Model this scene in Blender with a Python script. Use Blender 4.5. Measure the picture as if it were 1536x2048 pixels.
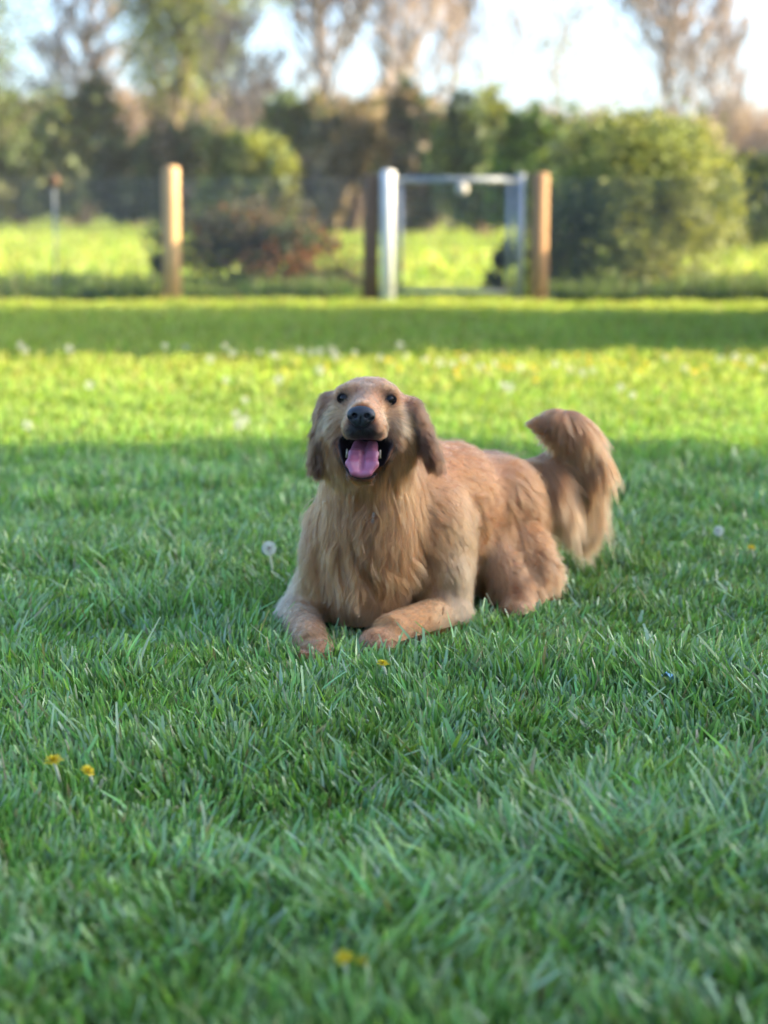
import bpy, math
import numpy as np
from mathutils import Vector, kdtree

# ------------------------------------------------------------------ camera, sky, sun, exposure
for o in list(bpy.data.objects):
    bpy.data.objects.remove(o)
SC = bpy.context.scene
COL = SC.collection
F_PX = 3800.0                      # focal length in photograph pixels (1536 x 2048)
HC = 0.89                          # camera height over the lawn
PITCH = math.atan(614 / F_PX)      # horizon at v = 410
cam = bpy.data.cameras.new('camera')
cam.sensor_fit = 'VERTICAL'
cam.sensor_height = 36.0
cam.sensor_width = 27.0
cam.lens = F_PX / 2048 * 36.0
cam.clip_start = 0.05
cam.clip_end = 3000
cam.dof.use_dof = True
cam.dof.focus_distance = 3.54
cam.dof.aperture_fstop = 2.6
cam_o = bpy.data.objects.new('camera', cam)
COL.objects.link(cam_o)
cam_o.location = (0, 0, HC)
cam_o.rotation_euler = (math.pi / 2 - PITCH, 0, 0)
SC.camera = cam_o

SUN_EL = 19.0
world = bpy.data.worlds.new('World')
SC.world = world
world.use_nodes = True
wn = world.node_tree
wn.nodes.clear()
wo = wn.nodes.new('ShaderNodeOutputWorld')
wb = wn.nodes.new('ShaderNodeBackground')
ws = wn.nodes.new('ShaderNodeTexSky')
ws.sky_type = 'NISHITA'
ws.sun_disc = False
ws.sun_elevation = math.radians(SUN_EL)
ws.sun_rotation = math.radians(90)
ws.air_density = 0.8
ws.dust_density = 3.2
ws.ozone_density = 3.5
wb.inputs['Strength'].default_value = 0.115
wn.links.new(ws.outputs[0], wb.inputs['Color'])
wn.links.new(wb.outputs[0], wo.inputs['Surface'])
sun = bpy.data.lights.new('sun', 'SUN')
sun.energy = 3.0
sun.angle = math.radians(0.6)
sun.color = (1.0, 0.81, 0.50)
sun_o = bpy.data.objects.new('sun', sun)
COL.objects.link(sun_o)
sun_o.rotation_euler = (0, math.radians(90 - SUN_EL), 0)

SC.view_settings.view_transform = 'Standard'
SC.view_settings.look = 'None'
SC.view_settings.gamma = 1.0
SC.view_settings.exposure = 2.8
SC.render.engine = 'CYCLES'
SC.cycles.use_denoising = True
SC.cycles.max_bounces = 8
SC.cycles.diffuse_bounces = 3
SC.cycles.glossy_bounces = 4
SC.cycles.transmission_bounces = 6
SC.cycles.sample_clamp_indirect = 6.0
SC.cycles_curves.shape = 'RIBBONS'

# ------------------------------------------------------------------ helpers
rng = np.random.default_rng(7)
CP, SP = math.cos(PITCH), math.sin(PITCH)


def at(u, v, Y):
    """point at depth Y that a pixel of the photograph looks at (used to size things)"""
    a, b = (u - 768) / F_PX, (v - 1024) / F_PX
    d = np.array([a, CP - b * SP, -SP - b * CP])
    return np.array([0, 0, HC]) + d * (Y / d[1])


def gp(u, v, z=0.0):
    a, b = (u - 768) / F_PX, (v - 1024) / F_PX
    d = np.array([a, CP - b * SP, -SP - b * CP])
    return np.array([0, 0, HC]) + d * ((z - HC) / d[2])


def nrm(v):
    v = np.asarray(v, float)
    return v / np.maximum(np.linalg.norm(v, axis=-1, keepdims=True), 1e-9)


def hash3(ix, iy, iz, seed):
    h = (ix.astype(np.int64) * 374761393 + iy.astype(np.int64) * 668265263 +
         iz.astype(np.int64) * 2147483647 + seed * 1274126177) & 0xffffffff
    h = ((h ^ (h >> 13)) * 1274126177) & 0xffffffff
    h = (h ^ (h >> 16)) & 0xffffff
    return h / float(0xffffff)


def vnoise(p, scale, seed=0):
    q = np.asarray(p, float) * scale
    i = np.floor(q).astype(np.int64)
    f = q - i
    f = f * f * (3 - 2 * f)
    r = 0
    for dx in (0, 1):
        for dy in (0, 1):
            for dz in (0, 1):
                w = (f[:, 0] if dx else 1 - f[:, 0]) * (f[:, 1] if dy else 1 - f[:, 1]) * (f[:, 2] if dz else 1 - f[:, 2])
                r = r + w * hash3(i[:, 0] + dx, i[:, 1] + dy, i[:, 2] + dz, seed)
    return r * 2 - 1


def props(o, label=None, cat=None, group=None, kind=None):
    for k, v in (('label', label), ('category', cat), ('group', group), ('kind', kind)):
        if v:
            o[k] = v
    return o


def empty(name, loc, label=None, cat=None, group=None):
    o = bpy.data.objects.new(name, None)
    o.empty_display_size = 0.1
    COL.objects.link(o)
    o.location = [float(c) for c in loc]
    return props(o, label, cat, group)


def mesh_np(name, V, F, mat=None, parent=None, tint=None, smooth=True, loc=None):
    """V (n,3) world (or local to loc); F an (m,k) int array of k-gons; tint per-vertex rgb"""
    me = bpy.data.meshes.new(name)
    V = np.asarray(V, np.float32)
    if loc is not None:
        V = V - np.asarray(loc, np.float32)
    F = np.asarray(F, np.int32)
    m, k = F.shape
    me.vertices.add(len(V))
    me.vertices.foreach_set('co', V.ravel())
    me.loops.add(m * k)
    me.loops.foreach_set('vertex_index', F.ravel())
    me.polygons.add(m)
    me.polygons.foreach_set('loop_start', np.arange(0, m * k, k, dtype=np.int32))
    me.polygons.foreach_set('use_smooth', np.full(m, smooth))
    if tint is not None:
        a = me.attributes.new('tint', 'FLOAT_COLOR', 'POINT')
        c = np.ones((len(V), 4), np.float32)
        c[:, :3] = tint
        a.data.foreach_set('color', c.ravel())
    me.update(calc_edges=True)
    me.validate()
    o = bpy.data.objects.new(name, me)
    COL.objects.link(o)
    if mat:
        me.materials.append(mat)
    if parent is not None:
        o.parent = parent
    return o


class MB:
    """collects boxes, tubes and polygons (mixed faces) and links them as one mesh object"""
    def __init__(s):
        s.v, s.f = [], []

    def box(s, c, h, yaw=0.0):
        n = len(s.v)
        cy, sy = math.cos(yaw), math.sin(yaw)
        for x in (-1, 1):
            for y in (-1, 1):
                for z in (-1, 1):
                    a, b = x * h[0], y * h[1]
                    s.v.append((c[0] + a * cy - b * sy, c[1] + a * sy + b * cy, c[2] + z * h[2]))
        for q in ((0, 1, 3, 2), (4, 6, 7, 5), (0, 4, 5, 1), (2, 3, 7, 6), (0, 2, 6, 4), (1, 5, 7, 3)):
            s.f.append(tuple(n + i for i in q))
        return s

    def tube(s, pts, rad, sides=8, cap=True):
        pts = [np.asarray(p, float) for p in pts]
        if np.isscalar(rad):
            rad = [rad] * len(pts)
        n0 = len(s.v)
        prev = None
        for i, p in enumerate(pts):
            t = nrm(pts[min(i + 1, len(pts) - 1)] - pts[max(i - 1, 0)])
            a = np.cross(t, (0, 0, 1) if abs(t[2]) < .9 else (1, 0, 0)) if prev is None else prev - t * np.dot(prev, t)
            a = nrm(a)
            prev = a
            b = np.cross(t, a)
            for k in range(sides):
                w = 2 * math.pi * k / sides
                s.v.append(tuple(p + rad[i] * (math.cos(w) * a + math.sin(w) * b)))
        for i in range(len(pts) - 1):
            for k in range(sides):
                q = n0 + i * sides
                s.f.append((q + k, q + (k + 1) % sides, q + sides + (k + 1) % sides, q + sides + k))
        if cap:
            s.f.append(tuple(n0 + k for k in reversed(range(sides))))
            s.f.append(tuple(n0 + (len(pts) - 1) * sides + k for k in range(sides)))
        return s

    def poly(s, pts):
        n = len(s.v)
        s.v += [tuple(p) for p in pts]
        s.f.append(tuple(range(n, n + len(pts))))
        return s

    def build(s, name, mat, parent=None, loc=(0, 0, 0), smooth=False):
        me = bpy.data.meshes.new(name)
        L = np.asarray(loc, float)
        me.from_pydata([tuple(np.asarray(p) - L) for p in s.v], [], s.f)
        me.polygons.foreach_set('use_smooth', np.full(len(s.f), smooth))
        me.update()
        if mat:
            me.materials.append(mat)
        o = bpy.data.objects.new(name, me)
        COL.objects.link(o)
        if parent is not None:
            o.parent = parent
        return o


# ------------------------------------------------------------------ materials
def new_mat(name):
    m = bpy.data.materials.new(name)
    m.use_nodes = True
    nt = m.node_tree
    b = nt.nodes['Principled BSDF']
    return m, nt, b


def mat_noise(name, c0, c1, scale=20.0, rough=0.8, detail=6, bump=0.0, spec=0.3, stretch=(1, 1, 1), metal=0.0):
    m, nt, b = new_mat(name)
    tc = nt.nodes.new('ShaderNodeTexCoord')
    mp = nt.nodes.new('ShaderNodeMapping')
    mp.inputs['Scale'].default_value = stretch
    nz = nt.nodes.new('ShaderNodeTexNoise')
    nz.inputs['Scale'].default_value = scale
    nz.inputs['Detail'].default_value = detail
    nz.inputs['Roughness'].default_value = 0.65
    cr = nt.nodes.new('ShaderNodeValToRGB')
    cr.color_ramp.elements[0].position = 0.3
    cr.color_ramp.elements[1].position = 0.7
    cr.color_ramp.elements[0].color = (*c0, 1)
    cr.color_ramp.elements[1].color = (*c1, 1)
    L = nt.links.new
    L(tc.outputs['Object'], mp.inputs['Vector'])
    L(mp.outputs[0], nz.inputs['Vector'])
    L(nz.outputs['Fac'], cr.inputs['Fac'])
    L(cr.outputs[0], b.inputs['Base Color'])
    b.inputs['Roughness'].default_value = rough
    b.inputs['Specular IOR Level'].default_value = spec
    b.inputs['Metallic'].default_value = metal
    if bump:
        bp = nt.nodes.new('ShaderNodeBump')
        bp.inputs['Strength'].default_value = bump
        bp.inputs['Distance'].default_value = 0.01
        L(nz.outputs['Fac'], bp.inputs['Height'])
        L(bp.outputs[0], b.inputs['Normal'])
    return m


def mat_leaf(name, rough=0.5, spec=0.4, trans=0.35, tgain=(1.25, 1.15, 0.45)):
    """tinted leaf: reflecting both sides, some light passing through"""
    m, nt, b = new_mat(name)
    L = nt.links.new
    at_ = nt.nodes.new('ShaderNodeAttribute')
    at_.attribute_name = 'tint'
    L(at_.outputs['Color'], b.inputs['Base Color'])
    b.inputs['Roughness'].default_value = rough
    b.inputs['Specular IOR Level'].default_value = spec
    mu = nt.nodes.new('ShaderNodeMix')
    mu.data_type = 'RGBA'
    mu.blend_type = 'MULTIPLY'
    mu.inputs['Factor'].default_value = 1.0
    mu.inputs['B'].default_value = (*tgain, 1)
    L(at_.outputs['Color'], mu.inputs['A'])
    tr = nt.nodes.new('ShaderNodeBsdfTranslucent')
    L(mu.outputs['Result'], tr.inputs['Color'])
    mx = nt.nodes.new('ShaderNodeMixShader')
    mx.inputs[0].default_value = trans
    L(b.outputs[0], mx.inputs[1])
    L(tr.outputs[0], mx.inputs[2])
    L(mx.outputs[0], nt.nodes['Material Output'].inputs['Surface'])
    return m


def mat_tint(name, rough=0.6, spec=0.3):
    m, nt, b = new_mat(name)
    at_ = nt.nodes.new('ShaderNodeAttribute')
    at_.attribute_name = 'tint'
    nt.links.new(at_.outputs['Color'], b.inputs['Base Color'])
    b.inputs['Roughness'].default_value = rough
    b.inputs['Specular IOR Level'].default_value = spec
    return m


M_GRASS = mat_leaf('grass_blades', rough=0.34, spec=0.7, trans=0.26)
M_GRASS_DRY = mat_leaf('far_grass_blades', rough=0.75, spec=0.12, trans=0.32)
M_LEAF = mat_leaf('foliage', rough=0.55, spec=0.3, trans=0.35)
M_PETAL = mat_leaf('petals', rough=0.6, spec=0.2, trans=0.3, tgain=(1, 1, 1))
M_BARK = mat_noise('bark', (0.11, 0.075, 0.05), (0.26, 0.18, 0.125), scale=6, bump=0.5, rough=0.9)
M_TWIG = mat_noise('twigs', (0.23, 0.175, 0.14), (0.37, 0.29, 0.235), scale=3, rough=0.9)
M_WOOD = mat_noise('post_wood', (0.36, 0.215, 0.095), (0.54, 0.35, 0.175), scale=9, stretch=(1, 1, 0.12), bump=0.4, rough=0.75)
M_WOOD2 = mat_noise('weathered_post_wood', (0.25, 0.14, 0.07), (0.38, 0.23, 0.12), scale=9, stretch=(1, 1, 0.12), bump=0.4, rough=0.8)
M_BROWN = mat_noise('brown_post_wood', (0.10, 0.06, 0.04), (0.19, 0.12, 0.075), scale=9, stretch=(1, 1, 0.12), bump=0.4, rough=0.8)
M_GALV = mat_noise('galvanised_steel', (0.20, 0.225, 0.24), (0.32, 0.345, 0.36), scale=14, rough=0.55, metal=0.4)
M_WHITE = mat_noise('white_paint', (0.56, 0.56, 0.53), (0.68, 0.68, 0.65), scale=7, rough=0.5)
M_WIRE = mat_noise('fence_wire', (0.16, 0.18, 0.19), (0.26, 0.28, 0.29), scale=14, rough=0.5, metal=0.4)
M_DISC = mat_noise('round_plate', (0.38, 0.37, 0.33), (0.48, 0.46, 0.42), scale=10, rough=0.5)


def ground_mat():
    m, nt, b = new_mat('lawn_soil_and_field')
    L = nt.links.new
    ge = nt.nodes.new('ShaderNodeNewGeometry')
    sp = nt.nodes.new('ShaderNodeSeparateXYZ')
    L(ge.outputs['Position'], sp.inputs[0])

    def noise(sc, det):
        n = nt.nodes.new('ShaderNodeTexNoise')
        n.inputs['Scale'].default_value = sc
        n.inputs['Detail'].default_value = det
        n.inputs['Roughness'].default_value = 0.7
        L(ge.outputs['Position'], n.inputs['Vector'])
        return n

    def ramp(n, c0, c1, p0=.3, p1=.7):
        r = nt.nodes.new('ShaderNodeValToRGB')
        r.color_ramp.elements[0].color = (*c0, 1)
        r.color_ramp.elements[1].color = (*c1, 1)
        r.color_ramp.elements[0].position = p0
        r.color_ramp.elements[1].position = p1
        L(n.outputs['Fac'], r.inputs['Fac'])
        return r
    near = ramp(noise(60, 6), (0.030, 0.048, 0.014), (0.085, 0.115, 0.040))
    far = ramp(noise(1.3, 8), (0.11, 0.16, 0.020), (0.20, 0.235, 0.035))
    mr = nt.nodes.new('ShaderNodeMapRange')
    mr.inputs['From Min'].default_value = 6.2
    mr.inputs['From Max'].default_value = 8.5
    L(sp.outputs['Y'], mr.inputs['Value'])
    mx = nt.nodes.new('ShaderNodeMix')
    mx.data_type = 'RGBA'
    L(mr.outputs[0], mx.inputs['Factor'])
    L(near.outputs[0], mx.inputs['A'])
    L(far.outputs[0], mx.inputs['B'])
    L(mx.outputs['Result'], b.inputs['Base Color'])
    b.inputs['Roughness'].default_value = 0.95
    b.inputs['Specular IOR Level'].default_value = 0.1
    nb = noise(25, 8)
    bp = nt.nodes.new('ShaderNodeBump')
    bp.inputs['Strength'].default_value = 0.8
    bp.inputs['Distance'].default_value = 0.05
    L(nb.outputs['Fac'], bp.inputs['Height'])
    L(bp.outputs[0], b.inputs['Normal'])
    return m


M_GROUND = ground_mat()

# ------------------------------------------------------------------ ground sheet
gx = np.concatenate([[-1500, -400, -120, -40], np.linspace(-15, 15, 61), [40, 120, 400, 1500]])
gy = np.concatenate([[-1500, -300, -60, -10], np.linspace(-2, 24, 53), [30, 40, 60, 90, 130, 200, 400, 900, 2500]])
GX, GY = np.meshgrid(gx, gy, indexing='ij')
gv = np.stack([GX.ravel(), GY.ravel(), np.zeros(GX.size)], 1)


def relief(x, y):
    """gentle unevenness of the lawn (metres)"""
    p = np.stack([x, y, np.zeros_like(x)], 1)
    m = np.clip((y - 1.0) / 1.5, 0, 1) * np.clip((30 - y) / 10, 0, 1)
    return (vnoise(p, 1.1, 3) * 0.012 + vnoise(p, 0.35, 4) * 0.015) * m - 0.022


gv[:, 2] = relief(gv[:, 0], gv[:, 1])
nx, ny = len(gx), len(gy)
ii, jj = np.meshgrid(np.arange(nx - 1), np.arange(ny - 1), indexing='ij')
q = (ii * ny + jj).ravel()
ground = mesh_np('ground', gv, np.stack([q, q + ny, q + ny + 1, q + 1], 1), M_GROUND)
props(ground, 'lawn and field of short spring grass', 'ground', kind='structure')

# ------------------------------------------------------------------ unseen buildings added on the right to cast the long shadows
M_PLASTER = mat_noise('house_plaster', (.60, .57, .50), (.70, .67, .60), scale=3, rough=.9, bump=.1)
M_ROOF = mat_noise('roof_tiles', (.14, .06, .04), (.22, .10, .07), scale=12, rough=.85, bump=.4)
M_GLASS = mat_noise('window_glass', (.02, .025, .03), (.04, .045, .05), scale=1, rough=.08, spec=.6)
M_SHED = mat_noise('shed_boards', (.16, .10, .06), (.26, .17, .10), scale=6, stretch=(1, 1, .1), rough=.8)


def shadow_building(name, x0, x1, y0, y1, eave, ridge, wall_m, label, cat, over=.35, wins=True):
    o = empty(name, ((x0 + x1) / 2, (y0 + y1) / 2, 0), label, cat)
    L = o.location
    b = MB()
    yy0, yy1 = y0 + over, y1 - over
    b.box(((x0 + x1) / 2, (yy0 + yy1) / 2, eave / 2), ((x1 - x0) / 2, (yy1 - yy0) / 2, eave / 2))
    for y in (yy0, yy1):
        b.poly([(x0, y, eave), (x1, y, eave), ((x0 + x1) / 2, y, ridge - .12)])
    b.build('wall', wall_m, o, L)
    r = MB()
    xm = (x0 + x1) / 2
    for s, xe in ((-1, x0 - over), (1, x1 + over)):
        ze = eave - over * (ridge - eave) / (xm - x0)
        a = [(xe, y0, ze), (xe, y1, ze), (xm, y1, ridge), (xm, y0, ridge)]
        lo = [(p[0], p[1], p[2] - .14) for p in a]
        r.poly(a if s > 0 else a[::-1])
        r.poly(lo[::-1] if s > 0 else lo)
        for i in range(4):
            r.poly([a[i], lo[i], lo[(i + 1) % 4], a[(i + 1) % 4]])
    r.build('roof', M_ROOF, o, L)
    if wins:
        n = max(1, int((yy1 - yy0) // 3.2))
        for fl in range(max(1, int(eave // 2.5))):
            for i in range(n):
                cy = yy0 + (i + .5) * (yy1 - yy0) / n
                cz = 1.5 + fl * 2.6
                w = MB()
                for dy, dz, hy, hz in ((-.55, 0, .05, .65), (.55, 0, .05, .65), (0, .65, .6, .05), (0, -.65, .6, .05), (0, 0, .03, .6)):
                    w.box((x0 - .03, cy + dy, cz + dz), (.04, hy, hz))
                wo_ = w.build('window', M_WHITE, o, L)
                MB().box((x0 - .012, cy, cz), (.006, .5, .6)).build('pane', M_GLASS, wo_, L).location = (0, 0, 0)
                wo_.children[0].data.update()
    return o


shadow_building('shadow_building', 17.0, 26.0, -22.0, 7.08, 7.6, 13.0, M_PLASTER, 'unseen plastered block with tiled roof added to shadow the near lawn', 'shadow_building')  # added out of view, sized to keep dog and near lawn in shadow
shadow_building('shadow_shed', 4.6, 7.2, 11.15, 16.3, 2.6, 3.5, M_SHED, 'unseen brown board hut added to cast the shadow band on the lawn', 'shadow_caster', .15, False)  # added out of view, its length sets the dark band across the lawn

# ------------------------------------------------------------------ fence and gate
FY = 17.75


def fx(u, Y=FY):
    return at(u, 600, Y)[0]


def fz(v, Y=FY):
    return at(768, v, Y)[2]


fence = empty('wire_fence', (0, FY, 0), 'wire fence on round wooden posts along the far side of the lawn', 'fence')
FL = np.array((0, FY, 0))


def post(u, v_top, r, mat, label, dy=0.0):
    x, zt = fx(u), fz(v_top)
    c = np.array((x, FY + dy, 0))
    o = MB().tube([c + (0, 0, -.1), c + (0, 0, zt * .5), c + (.004, 0, zt - .03), c + (.004, 0, zt - .008), c + (.004, 0, zt)],
                  [r * 1.04, r, r * .98, r * .9, r * .55], 14).build('post', mat, fence, FL, True)
    o['label'] = label
    return o


post(345, 332, .082, M_WOOD, 'pale honey coloured wooden post left of the low red leaved shrub')
post(742, 350, .075, M_BROWN, 'dark brown wooden post beside the white gate post')
post(1077, 345, .080, M_WOOD2, 'wooden post right of the gate')
post(-160, 335, .082, M_WOOD, 'wooden fence post')
post(1560, 340, .082, M_WOOD, 'wooden fence post')
w = MB()
for (ua, ub) in ((-160, 345), (345, 742), (1077, 1560), (1560, 2050)):
    xa, xb = fx(ua) + .06, fx(ub) - .06
    for z in np.arange(.06, 1.16, .05):
        w.box(((xa + xb) / 2, FY, z), ((xb - xa) / 2, .0018, .0018))
    for x in np.arange(xa, xb, .05):
        w.box((x, FY + .003, .6), (.0018, .0018, .55))
w.build('wire_mesh', M_WIRE, fence, FL)['kind'] = 'stuff'

gate = empty('gate', (fx(905), FY, 0), 'galvanised tube gate with wire infill between the wooden posts', 'gate')
GL = np.array(gate.location)
xl, xr = fx(800), fx(1038)
zt, zb = fz(360), .10
MB().tube([(fx(776), FY - .03, -.05), (fx(776), FY - .03, fz(345)), (fx(776), FY - .03, fz(340))], [.072, .07, .04], 14).build('gate_post', M_WHITE, gate, GL, True)['label'] = 'white gate post'
MB().tube([(xr, FY - .03, -.05), (xr, FY - .03, fz(347))], .042, 12).build('stile', M_GALV, gate, GL, True)
MB().tube([(xr - .10, FY - .03, zb), (xr - .10, FY - .03, zt)], .025, 10).build('stile', M_GALV, gate, GL, True)
MB().tube([(xl, FY - .03, zb), (xl, FY - .03, zt)], .025, 10).build('stile', M_GALV, gate, GL, True)
for z, rr in ((zt, .03), (zb, .016)):
    MB().tube([(xl - .04, FY - .03, z), (xr, FY - .03, z)], rr, 10).build('rail', M_GALV, gate, GL, True)
w = MB()
for z in np.arange(zb + .05, zt, .06):
    w.box(((xl + xr) / 2, FY - .03, z), ((xr - xl) / 2, .0013, .0013))
for x in np.arange(xl, xr, .06):
    w.box((x, FY - .027, (zb + zt) / 2), (.0013, .0013, (zt - zb) / 2))
w.build('wire_mesh', M_GALV, gate, GL)['kind'] = 'stuff'
c = np.array((fx(922), FY - .065, fz(378)))
MB().tube([c, c + (0, -.012, 0)], .060, 20).build('round_plate', M_DISC, gate, GL, True)

stake = empty('marker_stake', (fx(116), FY - .05, 0), 'thin grey stake with a small round plate at the left of the fence', 'stake')
SL = np.array(stake.location)
MB().tube([SL + (0, 0, -.1), SL + (0, 0, fz(365))], .009, 8).build('pole', M_GALV, stake, SL, True)
c = SL + (0, -.02, fz(362))
MB().tube([c, c + (0, -.01, 0)], .062, 18)  .build('round_plate', M_BROWN, stake, SL, True)


# ------------------------------------------------------------------ shrubs and trees
def leaf_quads(P, size, N=None, seed=0):
    """small bent leaf quads at points P facing random ways"""
    r = np.random.default_rng(seed)
    n = len(P)
    a = nrm(r.normal(size=(n, 3)))
    b = nrm(np.cross(a, r.normal(size=(n, 3))))
    s = size * r.uniform(.6, 1.3, n)[:, None]
    V = np.stack([P - a * s, P + b * s * .45 + a * s * .1, P + a * s, P - b * s * .45 + a * s * .1], 1).reshape(-1, 3)
    F = np.arange(n * 4).reshape(n, 4)
    return V, F


def leaf_tint(n, base, seed, var=.28):
    r = np.random.default_rng(seed)
    c = np.array(base)[None] * (1 + var * r.normal(size=(n, 1))).clip(.45, 1.7)
    c[:, 0] *= (1 + .15 * r.normal(size=n)).clip(.6, 1.4)
    return np.repeat(c, 4, 0)


def shrub(name, label, cat, base, rx, ry, h, cols, n, leaf, seed, group=None, stem=M_BARK, lobes=22, low=.06, hollow=.5, zmin=.15):
    """cols: list of (rgb, weight)"""
    r = np.random.default_rng(seed)
    o = empty(name, base, label, cat, group)
    B = np.asarray(base, float)
    # lobes: uneven crown made from overlapping clumps
    th, u = r.uniform(0, 2 * math.pi, lobes), r.uniform(0, 1, lobes)
    rad = np.sqrt(r.uniform(0.05, 1, lobes))
    cz = low * h + (h * (1 - low)) * (zmin + (.87 - zmin) * u)
    prof = np.sqrt(np.clip(1 - ((cz / h - .35) / .72) ** 2, .08, 1))
    cen = np.stack([rx * rad * prof * np.cos(th) * .8, ry * rad * prof * np.sin(th) * .8, cz], 1)
    lr = r.uniform(.22, .42, lobes)
    wts = np.array([c[1] for c in cols], float)
    li = r.integers(0, lobes, n)
    lc = r.choice(len(cols), lobes, p=wts / wts.sum())
    d = nrm(r.normal(size=(n, 3))) * (r.uniform(hollow, 1.05, n) ** .6)[:, None]
    P = cen[li] + d * lr[li][:, None] * np.array([rx, ry, h * .62])
    P[:, 2] = np.maximum(P[:, 2], low * h * r.random(n))
    # ragged sprays sticking out of the outline
    m = r.random(n) < .16
    P[m] += nrm(P[m] - np.array([0, 0, h * .35])) * (r.random(m.sum()) * .16 * h)[:, None]
    mixc = lc[li].copy()
    sw = r.random(n) < .25
    mixc[sw] = r.choice(len(cols), sw.sum(), p=wts / wts.sum())
    V, F = leaf_quads(P, leaf, seed=seed + 1)
    base_c = np.array([c[0] for c in cols])[mixc]
    t = base_c * (1 + .25 * r.normal(size=(n, 1))).clip(.45, 1.7)
    mesh_np('foliage', V, F, M_LEAF, o, np.repeat(t, 4, 0))
    mb = MB()
    for i in range(min(lobes, 14)):
        e = cen[i]
        s = np.array([e[0] * .15, e[1] * .15, -.05])
        mid = (s + e) / 2 + r.normal(size=3) * .05 * h
        mb.tube([s, mid, e], [.018 * h, .013 * h, .005 * h], 5, False)
    mb.build('stem', stem, o, (0, 0, 0), True)
    return o


def grow(r, H, r0, n_main, spread, levels, start=.25, up=.35, droop=0.0, wob=.06):
    """trunk and limbs -> list of polylines with radii, and fine tips"""
    lines, tips = [], []

    def limb(p, d, ln, rad, lev):
        n = 5 if lev == 0 else 4
        pts, rr = [p], [rad]
        for i in range(n):
            d = nrm(d + r.normal(size=3) * (wob if lev == 0 else .16) + np.array([0, 0, up * .12 if lev else 0]) - np.array([0, 0, droop * lev * .1]))
            p = p + d * ln / n
            pts.append(p)
            rr.append(rad * (1 - .8 * (i + 1) / n))
        lines.append((pts, rr))
        if lev >= levels:
            tips.extend(pts[1:])
            return
        k = n_main if lev == 0 else r.integers(4, 7)
        for j in range(k):
            t = start + (1 - start) * (j + r.random()) / k if lev == 0 else .2 + .8 * (j + r.random()) / k
            q = min(t, .999) * n
            i = int(q)
            a = pts[i] + (pts[i + 1] - pts[i]) * (q - i)
            az = r.uniform(0, 2 * math.pi)
            side = np.array([math.cos(az), math.sin(az), 0])
            dd = nrm(d * .35 + side * spread + np.array([0, 0, up]))
            ll = ln * (r.uniform(.34, .52) * (1.15 - .6 * t) if lev == 0 else r.uniform(.4, .62))
            limb(a, dd, ll, max(rad * (1 - .8 * t) * .55, .004 * H * .12), lev + 1)
    limb(np.zeros(3), np.array([0, 0, 1.0]), H, r0, 0)
    return lines, np.array(tips)


def tree(name, label, cat, base, H, r0, n_main, spread, levels, seed, leaf_cols=None, n_leaf=0, leaf=.1, group=None, bark=M_BARK,
         start=.25, up=.4, droop=0., leaf_jit=.4, wob=.06, min_r=.0):
    r = np.random.default_rng(seed)
    o = empty(name, base, label, cat, group)
    lines, tips = grow(r, H, r0, n_main, spread, levels, start, up, droop, wob)
    mb, mt = MB(), MB()
    for i, (pts, rr) in enumerate(lines):
        (mb if i == 0 else mt).tube(pts, [max(x, min_r) for x in rr], 6 if i == 0 else 4, False)
    mb.build('trunk', bark, o, (0, 0, 0), True)
    cr = mt.build('branches' if not n_leaf else 'limbs', bark, o, (0, 0, 0), True)
    cr.name = 'crown' if not n_leaf else 'limb'
    if n_leaf:
        P = tips[r.integers(0, len(tips), n_leaf)] + r.normal(size=(n_leaf, 3)) * leaf_jit
        P = P[P[:, 2] > .3]
        V, F = leaf_quads(P, leaf, seed=seed + 5)
        ci = r.integers(0, len(leaf_cols), len(P))
        # whole sprays share a tone
        ci = ((vnoise(P, .6, seed) * .5 + .5) * len(leaf_cols) * .999).astype(int).clip(0, len(leaf_cols) - 1)
        t = np.array(leaf_cols)[ci] * (1 + .25 * r.normal(size=(len(P), 1))).clip(.5, 1.7)
        mesh_np('crown', V, F, M_LEAF, o, np.repeat(t, 4, 0))
    return o


OLIVE, LIME, DKGR, MIDGR, YEL, BROWN, REDL = (.15, .165, .065), (.22, .25, .06), (.040, .065, .028), (.085, .125, .040), (.24, .22, .085), (.19, .145, .095), (.30, .085, .035)
TANL = (.24, .19, .11)
# shrubs at the fence
shrub('willow_shrub', 'large pale green leafy shrub right of the gate behind the fence', 'shrub', (fx(1295, 19.4), 19.4, 0), .93, .8, 1.85,
      [((.19, .23, .065), 5), ((.25, .27, .09), 4), ((.09, .13, .045), 3)], 21000, .035, 31, lobes=48, zmin=.03, low=.0)
shrub('willow_shrub', 'darker green shrub low beside the right gate post', 'shrub', (fx(1130, 19.2), 19.2, 0), .42, .45, 1.15,
      [(MIDGR, 4), ((.10, .14, .04), 3), (DKGR, 3)], 5000, .032, 32, lobes=16)
shrub('low_shrub', 'low spreading shrub with red young leaves between post and gate', 'shrub', (fx(520, 18.9), 18.9, 0), 1.08, .6, .90,
      [((.075, .080, .045), 5), ((.10, .085, .055), 4), ((.33, .125, .05), 2.0), ((.055, .085, .035), 3)], 12000, .030, 33, lobes=34, zmin=.05, low=.0)
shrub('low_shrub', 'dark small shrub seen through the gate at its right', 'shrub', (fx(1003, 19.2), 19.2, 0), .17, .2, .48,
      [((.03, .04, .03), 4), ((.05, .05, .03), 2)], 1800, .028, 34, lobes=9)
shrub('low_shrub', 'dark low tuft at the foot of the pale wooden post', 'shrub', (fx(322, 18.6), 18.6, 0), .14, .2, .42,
      [((.04, .055, .03), 4), ((.06, .06, .04), 2)], 1500, .028, 35, lobes=8)

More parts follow.
